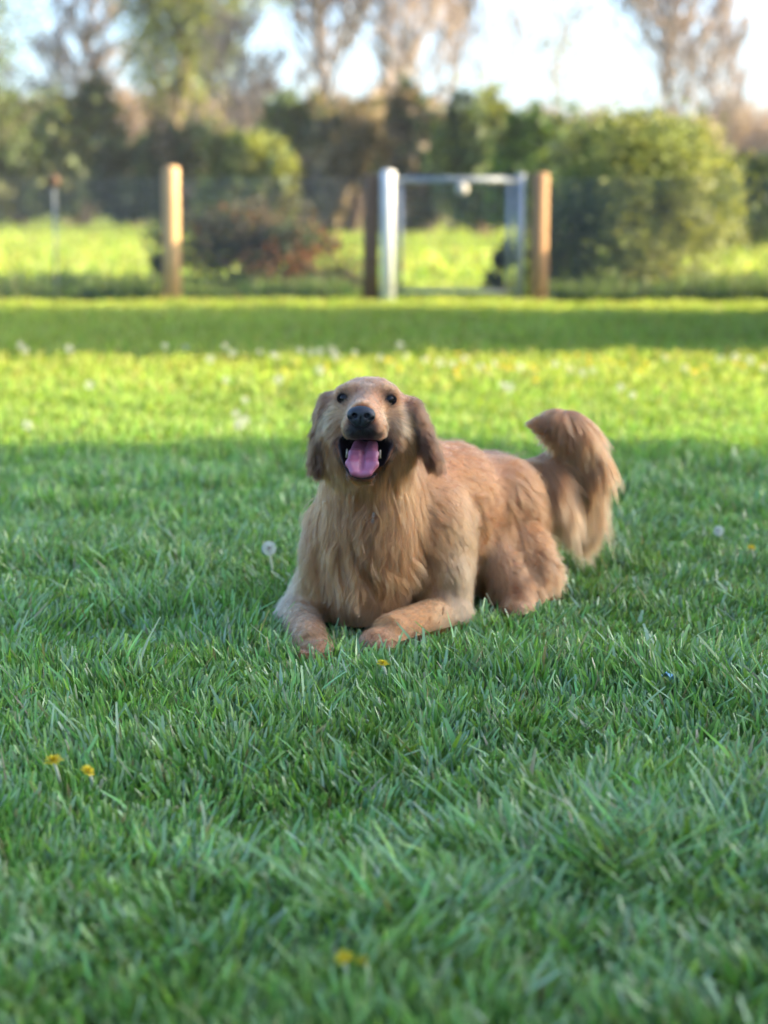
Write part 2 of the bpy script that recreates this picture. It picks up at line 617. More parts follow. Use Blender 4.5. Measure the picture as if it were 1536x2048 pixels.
# far hedge: shrubs in a row beyond the sunlit field
hed = [(40, 448, 205, 95, 'olive hedge shrub at the far left edge', [(OLIVE, 4), (DKGR, 3), (MIDGR, 2)]),
       (165, 448, 170, 90, 'rounded olive green shrub left of the tall green tree', [(OLIVE, 5), (MIDGR, 3), (DKGR, 2)]),
       (270, 450, 290, 84, 'dark green hedge shrub behind the pale wooden post', [(DKGR, 4), (MIDGR, 2)]),
       (385, 455, 260, 78, 'grey green hedge shrub under the tall green tree', [(DKGR, 3), (MIDGR, 3), (BROWN, 2)]),
       (495, 462, 275, 64, 'bright yellow green bush above the red leaved shrub', [(LIME, 5), (MIDGR, 3), (OLIVE, 2)]),
       (600, 470, 205, 70, 'brown green hedge shrub left of the bare trunk', [(BROWN, 4), (MIDGR, 3), (DKGR, 3)]),
       (705, 470, 225, 62, 'tan budding hedge shrub beside the bare trunk', [(TANL, 4), (BROWN, 3), (DKGR, 2)]),
       (840, 475, 180, 60, 'tan topped dark shrub above the gate', [(BROWN, 4), (DKGR, 4), (TANL, 2)]),
       (960, 475, 205, 56, 'dense green shrub above the gate plate', [(MIDGR, 5), (DKGR, 3), (LIME, 1)]),
       (1075, 480, 225, 52, 'fresh green shrub above the right gate post', [((.09, .16, .025), 5), (MIDGR, 3)]),
       (1190, 500, 262, 44, 'olive shrub behind the large pale green shrub', [(OLIVE, 4), (MIDGR, 3)]),
       (1340, 510, 262, 42, 'yellowish shrub topping out behind the large pale green shrub', [(YEL, 3), (OLIVE, 4)]),
       (1500, 520, 330, 38, 'dark green shrub at the right edge', [(MIDGR, 3), (DKGR, 4)])]
for i, (u, vb, vt, Y, lab, cols) in enumerate(hed):
    b = at(u, 500, Y)
    h = at(u, vt, Y)[2]
    wd = 92 / F_PX * Y
    shrub('hedge_shrub', lab, 'shrub', (b[0], Y, 0), wd, wd * .7, h, cols, 5200, .011 * Y ** .75, 60 + i, 'shrubs beyond the field', lobes=26, hollow=.3)

# tall trees
def tb(u, Y):
    p = at(u, 500, Y)
    return (p[0], Y, 0)


tree('leafy_tree', 'tall loose green tree left of centre with sky between its leaves', 'tree', tb(370, 90), 14.0, .24, 28, .62, 2, 101,
     [(.14, .19, .055), (.20, .23, .06), (.17, .19, .07)], 17000, .17, start=.16, leaf_jit=.55, up=.50, min_r=.03)
tree('leafy_tree', 'green tree cut by the left edge of the picture', 'tree', tb(-70, 62), 8.5, .2, 20, .6, 2, 102,
     [(.10, .14, .045), (.14, .16, .05)], 7000, .13, start=.15, leaf_jit=.45)
tree('bare_tree', 'bare brown tree with thick trunk at the middle of the tree line', 'tree', tb(640, 82), 14.0, .27, 26, .75, 3, 103, bark=M_TWIG, start=.28, up=.55, min_r=.045, wob=.10)
tree('bare_tree', 'bare tree with thin fan of twigs right of the thick trunk', 'tree', tb(775, 72), 10.0, .14, 18, .7, 3, 104, bark=M_TWIG, start=.3, up=.6, min_r=.034, wob=.12)
tree('bare_tree', 'thin bare tree above the gate with faint twigs', 'tree', tb(905, 80), 10.5, .12, 16, .65, 3, 105, bark=M_TWIG, start=.3, up=.7, min_r=.030, wob=.12)
tree('bare_tree', 'pinkish bare tree left of the tall green tree', 'tree', tb(130, 92), 9.5, .15, 20, .7, 3, 106, bark=M_TWIG, start=.25, up=.6, min_r=.042, wob=.1)
tree('budding_tree', 'thin tree with a few green tufts right of the gate', 'tree', tb(1055, 70), 7.5, .08, 7, .6, 2, 107, [(.15, .18, .07), (.18, .19, .09)], 420, .10, bark=M_TWIG, start=.5, up=.7, leaf_jit=.25, min_r=.024, wob=.14)
tree('budding_tree', 'tall bare tree with tan buds at its top right', 'tree', tb(1295, 78), 12.0, .22, 26, .66, 3, 108, [(.27, .22, .14), (.23, .20, .11)], 900, .09, bark=M_TWIG, start=.32, up=.6, leaf_jit=.3, min_r=.040, wob=.09)
tree('bare_tree', 'wide bare tree at the right edge of the sky', 'tree', tb(1430, 76), 7.2, .12, 18, .75, 3, 109, bark=M_TWIG, start=.25, up=.5, min_r=.030, wob=.12)
tree('bare_tree', 'bare tree behind the tall green tree', 'tree', tb(480, 82), 7.5, .14, 16, .7, 3, 110, bark=M_TWIG, start=.25, up=.5, min_r=.034, wob=.12)

# distant leafless wood on the skyline: one brown mass of twigs
r = np.random.default_rng(300)
n = 26000
x = r.uniform(-75, 75, n)
y = 150 + r.uniform(-12, 12, n)
hh = 7.6 + 1.2 * vnoise(np.stack([x, y * 0, y * 0], 1), .13, 8) + .9 * vnoise(np.stack([x, y * 0, y * 0], 1), .5, 9) + 1.2 * np.clip(-x / 60, -.2, 1)
z = hh * (1 - r.random(n) ** 1.6 * .95)
P = np.stack([x, y, z], 1)
d = nrm(r.normal(size=(n, 3)) * .45 + np.array([0, 0, 1]))
s = nrm(np.cross(d, r.normal(size=(n, 3))))
ln = r.uniform(.5, 1.5, n)[:, None]
wd = r.uniform(.06, .17, n)[:, None]
V = np.stack([P - d * ln - s * wd, P - d * ln + s * wd, P + d * ln + s * wd * .3, P + d * ln - s * wd * .3], 1).reshape(-1, 3)
t = np.array((.24, .165, .12))[None] * (1 + .25 * r.normal(size=(n, 1))).clip(.5, 1.6)
props(mesh_np('far_wood', V, np.arange(n * 4).reshape(n, 4), M_LEAF, None, np.repeat(t, 4, 0)),
      'brown leafless wood along the skyline', 'wood', kind='stuff')

# ------------------------------------------------------------------ thin evening haze over the whole place
hb = MB().box((0, 78, 7.0), (112, 103, 8.1))
hz = hb.build('haze', None)
M_HAZE = bpy.data.materials.new('haze')
M_HAZE.use_nodes = True
nt_ = M_HAZE.node_tree
nt_.nodes.clear()
ho = nt_.nodes.new('ShaderNodeOutputMaterial')
hp = nt_.nodes.new('ShaderNodeVolumePrincipled')
hp.inputs['Color'].default_value = (.92, .95, 1.0, 1)
hp.inputs['Density'].default_value = .0003
hp.inputs['Anisotropy'].default_value = .0
nt_.links.new(hp.outputs[0], ho.inputs['Volume'])
hz.data.materials.append(M_HAZE)
props(hz, 'thin pale evening haze over lawn and field', 'haze', kind='stuff')

# ------------------------------------------------------------------ the dog: implicit body
# head frame: R image right, U up, F out of the face; origin midway between the eyes
E0 = at(734, 799, 3.87)
Fh = nrm(np.array([0, 0, HC]) - E0)
yaw_h, roll_h = math.radians(-3.0), math.radians(-1.8)
Rh = nrm(np.cross(np.array([0, 0, 1.0]), Fh))
Rh = -Rh if Rh[0] < 0 else Rh
Uh = np.cross(Fh, Rh)
Fh = nrm(Fh * math.cos(yaw_h) + Rh * math.sin(yaw_h))
Rh = nrm(np.cross(Uh, Fh))
Rh, Uh = Rh * math.cos(roll_h) + Uh * math.sin(roll_h), Uh * math.cos(roll_h) - Rh * math.sin(roll_h)
HM = np.stack([Rh, Uh, Fh], 1)            # columns


def hd(r, u, f):
    return E0 + HM @ np.array([r, u, f])


def hv(r, u, f):
    return HM @ np.array([r, u, f])


DF = nrm(np.array([-.59, -.81, 0]))       # the dog's forward
DL = np.array([.81, -.59, 0])             # its left (the flank we see)
DN = np.array([0, 0, -1.0])
GOLD = (.305, .100, .031)
RUST = (.235, .066, .019)
PALE = (.38, .150, .058)
CREAM = (.56, .34, .18)
DARK = (.075, .027, .010)
PRIMS = []


def cap(a, b, r1, r2, k, tag, d, ln, col, lift=.45, dens=1.0, grav=.3):
    PRIMS.append(dict(t='c', a=np.asarray(a, float), b=np.asarray(b, float), r1=r1, r2=r2, k=k, tag=tag,
                      d=nrm(d), len=ln, col=col, lift=lift, dens=dens, grav=grav))


def ell(c, r, R, k, tag, d, ln, col, lift=.45, dens=1.0, grav=.3):
    PRIMS.append(dict(t='e', c=np.asarray(c, float), r=np.asarray(r, float), R=np.asarray(R, float), k=k, tag=tag,
                      d=nrm(d), len=ln, col=col, lift=lift, dens=dens, grav=grav))


def rot_about(axis, ang):
    """columns = local axes after rotating world axes about axis"""
    a = nrm(axis)
    K = np.array([[0, -a[2], a[1]], [a[2], 0, -a[0]], [-a[1], a[0], 0]])
    return np.eye(3) + math.sin(ang) * K + (1 - math.cos(ang)) * K @ K


BODYR = np.stack([DL, DF, [0, 0, 1]], 1)
back_d = -DF * .8 + DN * .38 + DL * .05
# torso
ell(at(745, 1120, 4.06), (.108, .130, .140), BODYR, .05, 'body', DN + DF * .1, .072, GOLD, .30, grav=.5)
ell(at(737, 1075, 3.985), (.090, .085, .115), BODYR, .05, 'body', DN, .075, GOLD, .32, grav=.5)
cap((.02, 4.09, .228), (.13, 4.25, .222), .125, .122, .05, 'body', back_d, .045, GOLD, .25, grav=.2)
cap((.13, 4.25, .215), (.235, 4.40, .196), .118, .112, .05, 'body', back_d, .042, RUST, .25, grav=.2)
cap((.04, 4.07, .305), (.16, 4.30, .282), .060, .055, .05, 'body', -DF + DL * .25, .034, RUST, .28, grav=.05)
ell((.245, 4.42, .182), (.105, .110, .122), BODYR, .05, 'body', back_d, .042, RUST, .25, grav=.2)
cap((.10, 4.10, .115), (.19, 4.26, .130), .06, .055, .05, 'body', DN - DF * .5, .042, GOLD, .3, grav=.5)
# neck and ruff
cap(hd(0, -.075, -.115), at(742, 1040, 4.03), .078, .105, .045, 'body', DN - hv(0, 0, .15), .060, GOLD, .34, grav=.5)
cap(hd(0, -.12, -.06), at(738, 1030, 3.97), .060, .085, .04, 'body', DN, .060, GOLD, .34, grav=.5)
# near foreleg (dog's left)
ell(at(880, 1090, 4.06), (.060, .085, .125), BODYR, .04, 'fl', DN * .9 - DF * .5, .040, GOLD, .25, grav=.3)
cap(at(885, 1150, 4.05), at(897, 1222, 4.03), .058, .046, .03, 'fl', DN - DF * .25, .034, PALE, .3, grav=.3)
cap(at(897, 1230, 4.02), at(785, 1262, 3.85), .043, .034, .02, 'fl', at(785, 1262, 3.85) - at(897, 1230, 4.02) + DN * .05, .020, (.40, .135, .040), .30, 4.0, .1)
ell(at(760, 1282, 3.81), (.036, .05, .026), rot_about((0, 0, 1), -.6), .02, 'fl', (-.5, -.8, -.3), .015, PALE, .30, 4.5, .1)
# far foreleg (dog's right)
ell(at(662, 1110, 4.03), (.046, .080, .120), BODYR, .04, 'fr', DN * .95 - DF * .3, .042, GOLD, .28, grav=.3)
cap(at(638, 1170, 4.03), at(604, 1228, 4.03), .050, .044, .03, 'fr', DN * .9 + np.array([-.5, .1, 0]), .036, PALE, .38, grav=.3)
cap(at(597, 1236, 4.01), at(622, 1288, 3.80), .043, .033, .02, 'fr', at(622, 1288, 3.80) - at(597, 1236, 4.01) + DN * .05, .024, PALE, .30, 4.0, .1)
ell(at(630, 1304, 3.76), (.037, .052, .027), rot_about((0, 0, 1), .3), .02, 'fr', (.2, -.8, -.35), .015, PALE, .30, 4.5, .1)
for (ux, vx, yx, yw) in ((758, 1288, 3.775, -.6), (630, 1310, 3.725, .3)):
    for j in (-1.5, -.5, .5, 1.5):
        c = at(ux, vx, yx) + rot_about((0, 0, 1), yw) @ np.array([j * .017, -.006 * (1.5 - abs(j)), -.004])
        ell(c, (.011, .019, .014), rot_about((0, 0, 1), yw), .006, 'fl' if ux > 700 else 'fr', (0, -.8, -.5), .010, PALE, .25, 1.6, .1)
# near hind leg (dog's left), folded
ell((.283, 4.335, .170), (.074, .106, .142), BODYR @ rot_about((1, 0, 0), -.15), .04, 'hl', -DF * .5 + DN * .85, .056, RUST, .30, 1.5, grav=.4)
cap((.235, 4.255, .115), (.285, 4.185, .045), .060, .042, .04, 'hl', DN * .9 - DF * .35, .050, GOLD, .30, 1.8, grav=.4)
cap((.315, 4.290, .120), (.345, 4.235, .062), .048, .036, .03, 'hl', DN * .8 - DF * .6, .070, GOLD, .45, 2.0, grav=.3)
cap((.345, 4.235, .045), (.300, 4.140, .020), .033, .030, .02, 'hl', DN + np.array([.1, -.3, 0]), .036, GOLD, .35, 2.2, grav=.3)
ell((.296, 4.115, .006), (.034, .050, .026), rot_about((0, 0, 1), -.2), .02, 'hl', (0, -.8, -.4), .016, PALE, .25, 3.5, .1)
# far hind leg
ell((.150, 4.445, .140), (.062, .118, .110), BODYR, .04, 'hr', -DF * .5 + DN * .85, .050, RUST, .28, grav=.4)
cap((.09, 4.33, .09), (.10, 4.30, .035), .045, .032, .03, 'hr', DN, .034, GOLD, .28)
ell((.085, 4.26, .028), (.034, .055, .026), BODYR, .02, 'hr', DF + DN * .4, .014, PALE, .25)
# tail
TAILP = [(at(1015, 958, 4.48), .040), (at(1060, 955, 4.50), .036), (at(1108, 935, 4.52), .036), (at(1145, 900, 4.52), .034),
         (at(1158, 868, 4.50), .028), (at(1142, 846, 4.49), .024), (at(1115, 840, 4.475), .021), (at(1086, 846, 4.465), .017)]
td = [((.60, .05, -.75), .085, .25, .5), ((.50, 0, -.85), .140, .20, .8), ((.42, 0, -.9), .205, .18, .9), ((.24, 0, -.97), .195, .08, .9),
      ((.12, 0, -.99), .165, .03, 1.2), ((.25, 0, -.9), .045, .05, .9), ((-.5, 0, -.05), .024, .25, .05)]
for i in range(7):
    cap(TAILP[i][0], TAILP[i + 1][0], TAILP[i][1], TAILP[i + 1][1], .02, 'tail', np.array(td[i][0]), td[i][1],
        (GOLD, GOLD, GOLD, GOLD, GOLD, GOLD, (.22, .075, .025))[i], td[i][2], (2.2, 3.4, 4.4, 4.4, 4.0, 3.2, 2.6)[i], td[i][3])
# head
SF = 1.0
ell(hd(0, -.016, -.066), (.074, .060, .088), HM, .02, 'head', hv(0, .25, -1), .013, GOLD, .35, 3.6, .02)
for s in (-1, 1):
    ell(hd(s * .036, .0105, -.012), (.027, .018, .022), HM, .018, 'head', hv(s * .5, .6, -.6), .007, RUST, .35, 3, .0)
    ell(hd(s * .054, -.058, -.040), (.040, .052, .055), HM, .03, 'head', hv(s * .35, -.75, -.6), .025, PALE, .42, 2.2, .1)
    ell(hd(s * .055, -.100, -.055), (.038, .050, .050), HM, .03, 'head', hv(s * .15, -.95, -.3), .034, GOLD, .35, 1.7, .3)
    ell(hd(s * .022, -.057, .056), (.0215, .0215, .044), HM, .014, 'head', hv(s * .55, -.6, -.6), .008, PALE, .3, 3, .0)
    cap(hd(s * .050, -.088, .000), hd(s * .017 - .003, -.150, .056), .0155, .0125, .012, 'jaw', hv(s * .3, -.8, -.5), .012, GOLD, .35, 2.6, .1)
cap(hd(0, -.030, .0), hd(-.003, -.046, .084), .041, .0275, .02, 'head', hv(0, .1, -1), .009, PALE, .3, 5, .0)
cap(hd(0, -.004, .0), hd(-.004, -.024, .088), .025, .019, .02, 'head', hv(0, .2, -1), .009, GOLD, .3, 5, .0)
ell(hd(-.004, -.153, .055), (.021, .0125, .018), HM, .01, 'jaw', hv(0, -.9, -.3), .010, GOLD, .35, 2.6, .1)
ell(hd(0, -.125, -.035), (.055, .048, .055), HM, .03, 'jaw', hv(0, -1, -.1), .036, GOLD, .35, 1.7, .4)
# ears
for s, top, bot, tg in ((-1, (-.080, -.004, -.058), (-.104, -.138, -.050), 'el'), (1, (.086, -.012, -.062), (.138, -.118, -.050), 'er')):
    T, B = np.array(top), np.array(bot)
    ang = math.atan2(B[0] - T[0], -(B[1] - T[1]))
    Rm = HM @ rot_about((0, 0, 1), ang)
    mid = (T + B) / 2
    ell(hd(*mid), (.015, np.linalg.norm(B - T) / 2 + .006, .040), Rm, .012, tg, hv(*(B - T)) + DN * .02, .040, DARK, .28, 2.0, .25)
    ell(hd(*(T * .8 + B * .2 + np.array([-s * .005, .006, 0]))), (.020, .034, .040), Rm, .02, tg, hv(*(B - T)) - hv(0, 0, .04), .022, (.17, .064, .020), .28, 2.0, .1)

CAV = [('e', hd(0, -.105, .035), np.array([.043, .036, .080])), ]
CAVR = HM @ rot_about((1, 0, 0), math.radians(24))


def prim_d(p, P):
    if p['t'] == 'c':
        ba = p['b'] - p['a']
        pa = P - p['a']
        t = np.clip((pa @ ba) / (ba @ ba), 0, 1)
        return np.linalg.norm(pa - t[..., None] * ba, axis=-1) - (p['r1'] + (p['r2'] - p['r1']) * t)
    return ell_d(P, p['c'], p['r'], p['R'])


def ell_d(P, c, r, R):
    L = (P - c) @ R
    k0 = np.linalg.norm(L / r, axis=-1)
    k1 = np.linalg.norm(L / (r * r), axis=-1)
    return k0 * (k0 - 1) / np.maximum(k1, 1e-6)


def cav_d(P):
    return smin(ell_d(P, hd(0, -.110, .040), np.array([.046, .040, .075]), CAVR), ell_d(P, hd(.001, -.091, .022), np.array([.052, .011, .060]), CAVR), .015)


def smin(a, b, k):
    h = np.maximum(k - np.abs(a - b), 0) / k
    return np.minimum(a, b) - h * h * k * .25


class Grid:
    def __init__(s, lo, hi, h):
        s.lo, s.h = np.asarray(lo, float), h
        s.n = np.ceil((np.asarray(hi) - s.lo) / h).astype(int) + 1
        s.D = np.full(s.n, .2, np.float32)

    def window(s, lo, hi):
        a = np.clip(np.floor((lo - s.lo) / s.h).astype(int), 0, s.n)
        b = np.clip(np.ceil((hi - s.lo) / s.h).astype(int) + 1, 0, s.n)
        sl = tuple(slice(a[i], b[i]) for i in range(3))
        ax = [s.lo[i] + s.h * np.arange(a[i], b[i]) for i in range(3)]
        return sl, np.stack(np.meshgrid(*ax, indexing='ij'), -1)

    def add(s, fn, lo, hi, k):
        sl, P = s.window(lo, hi)
        if P.size:
            s.D[sl] = smin(s.D[sl], fn(P), k)

    def cut(s, fn, lo, hi, k):
        sl, P = s.window(lo, hi)
        s.D[sl] = -smin(-s.D[sl], fn(P), k)

    def sample(s, P):
        q = np.clip((P - s.lo) / s.h, 0, s.n - 1.001)
        i = q.astype(int)
        f = q - i
        r = 0
        for dx in (0, 1):
            for dy in (0, 1):
                for dz in (0, 1):
                    w = (f[:, 0] if dx else 1 - f[:, 0]) * (f[:, 1] if dy else 1 - f[:, 1]) * (f[:, 2] if dz else 1 - f[:, 2])
                    r = r + w * s.D[i[:, 0] + dx, i[:, 1] + dy, i[:, 2] + dz]
        return r

    def grad(s, P):
        e = s.h
        g = np.stack([s.sample(P + np.eye(3)[i] * e) - s.sample(P - np.eye(3)[i] * e) for i in range(3)], -1)
        return nrm(g)

    def mesh(s):
        """naive surface nets"""
        D, n = s.D, s.n
        S = D < 0
        c = [S[a:n[0] - 1 + a, b:n[1] - 1 + b, d:n[2] - 1 + d] for a in (0, 1) for b in (0, 1) for d in (0, 1)]
        cnt = sum(x.astype(np.int8) for x in c)
        act = np.argwhere((cnt > 0) & (cnt < 8))
        idx = np.full(n - 1, -1, np.int64)
        idx[tuple(act.T)] = np.arange(len(act))
        acc = np.zeros((len(act), 3))
        num = np.zeros(len(act))
        cor = np.array([(a, b, d) for a in (0, 1) for b in (0, 1) for d in (0, 1)])
        val = [D[tuple((act + k).T)] for k in cor]
        for i in range(8):
            for j in range(i + 1, 8):
                if np.abs(cor[i] - cor[j]).sum() == 1:
                    m = (val[i] < 0) != (val[j] < 0)
                    t = val[i][m] / (val[i][m] - val[j][m])
                    acc[m] += cor[i] + t[:, None] * (cor[j] - cor[i])
                    num[m] += 1
        V = s.lo + s.h * (act + acc / num[:, None])
        F = []
        for ax in range(3):
            o1, o2 = [(1, 2), (2, 0), (0, 1)][ax]
            sl0 = [slice(1, -1)] * 3
            sl1 = [slice(1, -1)] * 3
            sl0[ax] = slice(0, n[ax] - 1)
            sl1[ax] = slice(1, n[ax])
            a, b = S[tuple(sl0)], S[tuple(sl1)]
            for flip in (False, True):
                e = np.argwhere((a & ~b) if not flip else (~a & b))
                if not len(e):
                    continue
                e = e + 1
                e[:, ax] -= 1
                u1, u2 = np.eye(3, dtype=int)[o1], np.eye(3, dtype=int)[o2]
                qd = np.stack([idx[tuple((e - u1 - u2).T)], idx[tuple((e - u2).T)], idx[tuple(e.T)], idx[tuple((e - u1).T)]], 1)
                F.append(qd[:, ::-1] if flip else qd)
        return V, np.concatenate(F)


DG = Grid((-.34, 3.62, -.03), (.62, 4.72, .66), .0045)
for p in PRIMS:
    if p['t'] == 'c':
        R_ = max(p['r1'], p['r2'])
        lo, hi = np.minimum(p['a'], p['b']) - R_, np.maximum(p['a'], p['b']) + R_
    else:
        R_ = np.abs(p['R']) @ p['r']
        lo, hi = p['c'] - R_, p['c'] + R_
    DG.add(lambda P, p=p: prim_d(p, P), lo - p['k'] - .02, hi + p['k'] + .02, p['k'])
cc = hd(0, -.108, .04)
DG.cut(lambda P: cav_d(P), cc - .11, cc + .11, .006)


def face_depth(r, u, f0=.2):
    """where the face surface lies along F for given R, U"""
    f = np.arange(f0, -.1, -.001)
    P = np.array([hd(r, u, x) for x in f])
    d = DG.sample(P)
    k = np.argmax(d < 0)
    return f[k]


DV, DFc = DG.mesh()
EYES = [np.array([-.0462, .001, 0]), np.array([.0462, .001, 0])]
for e in EYES:
    e[2] = face_depth(e[0], e[1]) - .0068


def to_head(P):
    return (P - E0) @ HM


# colour of coat spots in the head frame: centre, radius, colour, strength
SPOTS = [((-.026, -.072, .090), .020, (.014, .011, .011), .95), ((.019, -.072, .090), .020, (.014, .011, .011), .95), ((-.004, -.066, .104), .034, (.012, .010, .010), 1.0), ((-.004, -.052, .108), .028, (.014, .011, .011), 1.0),
         ((-.026, -.074, .085), .016, (.03, .02, .016), .8), ((.020, -.074, .085), .016, (.03, .02, .016), .8),
         ((-.045, .020, .0), .022, (.28, .12, .04), .7), ((.045, .020, .0), .022, (.28, .12, .04), .7),
         ((0, .015, .0), .022, (.46, .22, .095), .6), ((0, .045, -.03), .035, (.37, .14, .05), .5),
         ((-.036, -.045, .04), .026, (.56, .31, .145), .85), ((.034, -.045, .04), .026, (.56, .31, .145), .85),
         ((-.060, -.035, .0), .030, (.52, .265, .115), .75), ((.060, -.035, .0), .030, (.52, .265, .115), .75)]
ATTR_KEYS = ('len', 'lift', 'dens', 'grav')


def fields(P, sig=.016):
    W = np.stack([np.exp(-np.maximum(prim_d(p, P), -.012) / sig) for p in PRIMS], 1)
    near = np.argmax(W, 1)
    W = W ** 1.5
    W /= W.sum(1, keepdims=True)
    out = {k: W @ np.array([p[k] for p in PRIMS]) for k in ATTR_KEYS}
    out['d'] = nrm(W @ np.array([p['d'] for p in PRIMS]))
    col = W @ np.array([p['col'] for p in PRIMS])
    H = to_head(P)
    rims = [((e[0], e[1] - .001, e[2] + .008), .0165, (.05, .022, .010), .85) for e in EYES] + [((e[0] * .62, e[1] - .010, e[2] + .012), .010, (.12, .05, .02), .6) for e in EYES]
    for c, r, cl, st in SPOTS + rims:
        w = np.clip(1.4 - np.linalg.norm(H - np.array(c), axis=1) / r, 0, 1)
        w = (w * w * (3 - 2 * w) * st)[:, None]
        col = col * (1 - w) + np.array(cl) * w
    out['col'] = col
    out['near'] = near
    return out


dog = empty('golden_retriever', (0.05, 4.05, 0), 'golden retriever crouching in the grass with open mouth and raised plumed tail', 'dog')
fv = fields(DV)
cavv = cav_d(DV)
skin = fv['col'] * .8
wet = np.clip(1 - (cavv - .003) / .004, 0, 1)[:, None]
skin = skin * (1 - wet) + np.array((.016, .010, .011)) * wet
for e in EYES:
    w = np.clip(1.5 - np.linalg.norm(DV - hd(*e), axis=1) / .0165, 0, 1)[:, None]
    skin = skin * (1 - w) + np.array((.012, .009, .008)) * w
M_SKIN = mat_tint('dog_skin', .6, .25)
body = mesh_np('body', DV, DFc, M_SKIN, dog, skin, loc=(0.05, 4.05, 0))


def detail(name, lo, hi, h, build, mat, tintfn=None, parent=None):
    g = Grid(lo, hi, h)
    build(g)
    V, Fc = g.mesh()
    return mesh_np(name, V, Fc, mat, parent or dog, tintfn(V) if tintfn else None, loc=(0.05, 4.05, 0))


# nose leather with nostrils
M_NOSE = mat_noise('nose_leather', (.010, .010, .012), (.022, .022, .025), scale=900, rough=.42, bump=.25, spec=.5)
nc = hd(-.005, -.034, .104)


def b_nose(g):
    lo, hi = nc - .05, nc + .05
    g.add(lambda P: ell_d(P, hd(-.005, -.028, .106), np.array([.0255, .0155, .0175]), HM), lo, hi, .01)
    g.add(lambda P: ell_d(P, hd(-.005, -.043, .106), np.array([.0165, .0140, .0150]), HM), lo, hi, .01)
    for s in (-1, 1):
        g.add(lambda P: ell_d(P, hd(-.005 + s * .016, -.033, .107), np.array([.0115, .0115, .0135]), HM), lo, hi, .008)
    for s in (-1, 1):
        g.cut(lambda P: ell_d(P, hd(-.005 + s * .0125, -.0325, .124), np.array([.0058, .0052, .012]), HM @ rot_about((0, 0, 1), s * .5)), lo, hi, .003)
        g.cut(lambda P: ell_d(P, hd(-.005 + s * .020, -.0385, .120), np.array([.0065, .0022, .010]), HM @ rot_about((0, 0, 1), s * .45)), lo, hi, .003)
    g.cut(lambda P: ell_d(P, hd(-.005, -.048, .123), np.array([.0012, .015, .006]), HM), lo, hi, .003)


detail('nose', nc - .05, nc + .05, .0013, b_nose, M_NOSE)

# tongue
M_TONGUE, nt_, b_ = new_mat('tongue')
ta = nt_.nodes.new('ShaderNodeAttribute')
ta.attribute_name = 'tint'
nt_.links.new(ta.outputs['Color'], b_.inputs['Base Color'])
b_.inputs['Roughness'].default_value = .28
b_.inputs['Subsurface Weight'].default_value = .25
b_.inputs['Subsurface Radius'].default_value = (.006, .002, .0015)
tz = nt_.nodes.new('ShaderNodeTexNoise')
tz.inputs['Scale'].default_value = 700
tb = nt_.nodes.new('ShaderNodeBump')
tb.inputs['Strength'].default_value = .3
tb.inputs['Distance'].default_value = .001
nt_.links.new(tz.outputs['Fac'], tb.inputs['Height'])
nt_.links.new(tb.outputs[0], b_.inputs['Normal'])
T0, T1, T2, T3 = np.array([0, -.094, .000]), np.array([-.001, -.112, .045]), np.array([-.002, -.132, .070]), np.array([-.003, -.149, .080])


def b_tongue(g):
    lo, hi = hd(0, -.12, .045) - .09, hd(0, -.12, .045) + .09
    for A, B, wA, wB in ((T0, T1, .025, .029), (T1, T2, .029, .0320), (T2, T3, .0320, .023)):
        for j in np.linspace(-1, 1, 9):
            dz = (abs(j) ** 2) * .007            # edges curl up towards the viewer
            off = np.array([0, .003, .007]) * abs(j) ** 2
            a, b = A + np.array([j * (wA - .006), 0, 0]) + off, B + np.array([j * (wB - .006), 0, 0]) + off
            p = dict(t='c', a=hd(*a), b=hd(*b), r1=.0062, r2=.0062 if B is not T3 else .0056)
            g.add(lambda P, p=p: prim_d(p, P), lo, hi, .008)
    for A, B in ((T0, T1), (T1, T2), (T2, T3 + np.array([0, .004, 0]))):
        n = np.cross(np.array([1, 0, 0]), B - A)
        n = nrm(n) * .0085
        n = n if n[2] > 0 else -n
        p = dict(t='c', a=hd(*(A + n)), b=hd(*(B + n)), r1=.0040, r2=.0040)
        g.cut(lambda P, p=p: prim_d(p, P), lo, hi, .005)


def t_tongue(V):
    H = to_head(V)
    w = np.clip((-.095 - H[:, 1]) / .06, 0, 1)[:, None]
    c = np.array((.30, .105, .15)) * (1 - w) + np.array((.48, .135, .19)) * w
    return c * (1 + .15 * vnoise(V, 90, 5)[:, None])


detail('tongue', hd(0, -.12, .045) - .09, hd(0, -.12, .045) + .09, .0018, b_tongue, M_TONGUE, t_tongue)

# teeth: lower canines and a few incisors and cheek teeth
M_TOOTH = mat_noise('tooth_enamel', (.34, .28, .18), (.44, .37, .25), scale=200, rough=.35, spec=.5)
for (r, u, f, ln, rr) in ((-.0350, -.118, .044, .018, .0026), (.0320, -.118, .044, .018, .0026)):
    up = 1 if u < -.09 else -1
    b0 = hd(r, u, f)
    MB().tube([b0, b0 + hv(0, up * ln * .5, .002), b0 + hv(0, up * ln * .85, .001), b0 + hv(0, up * ln, 0)], [rr, rr * .8, rr * .45, rr * .1], 8
              ).build('tooth', M_TOOTH, dog, (0.05, 4.05, 0), True)

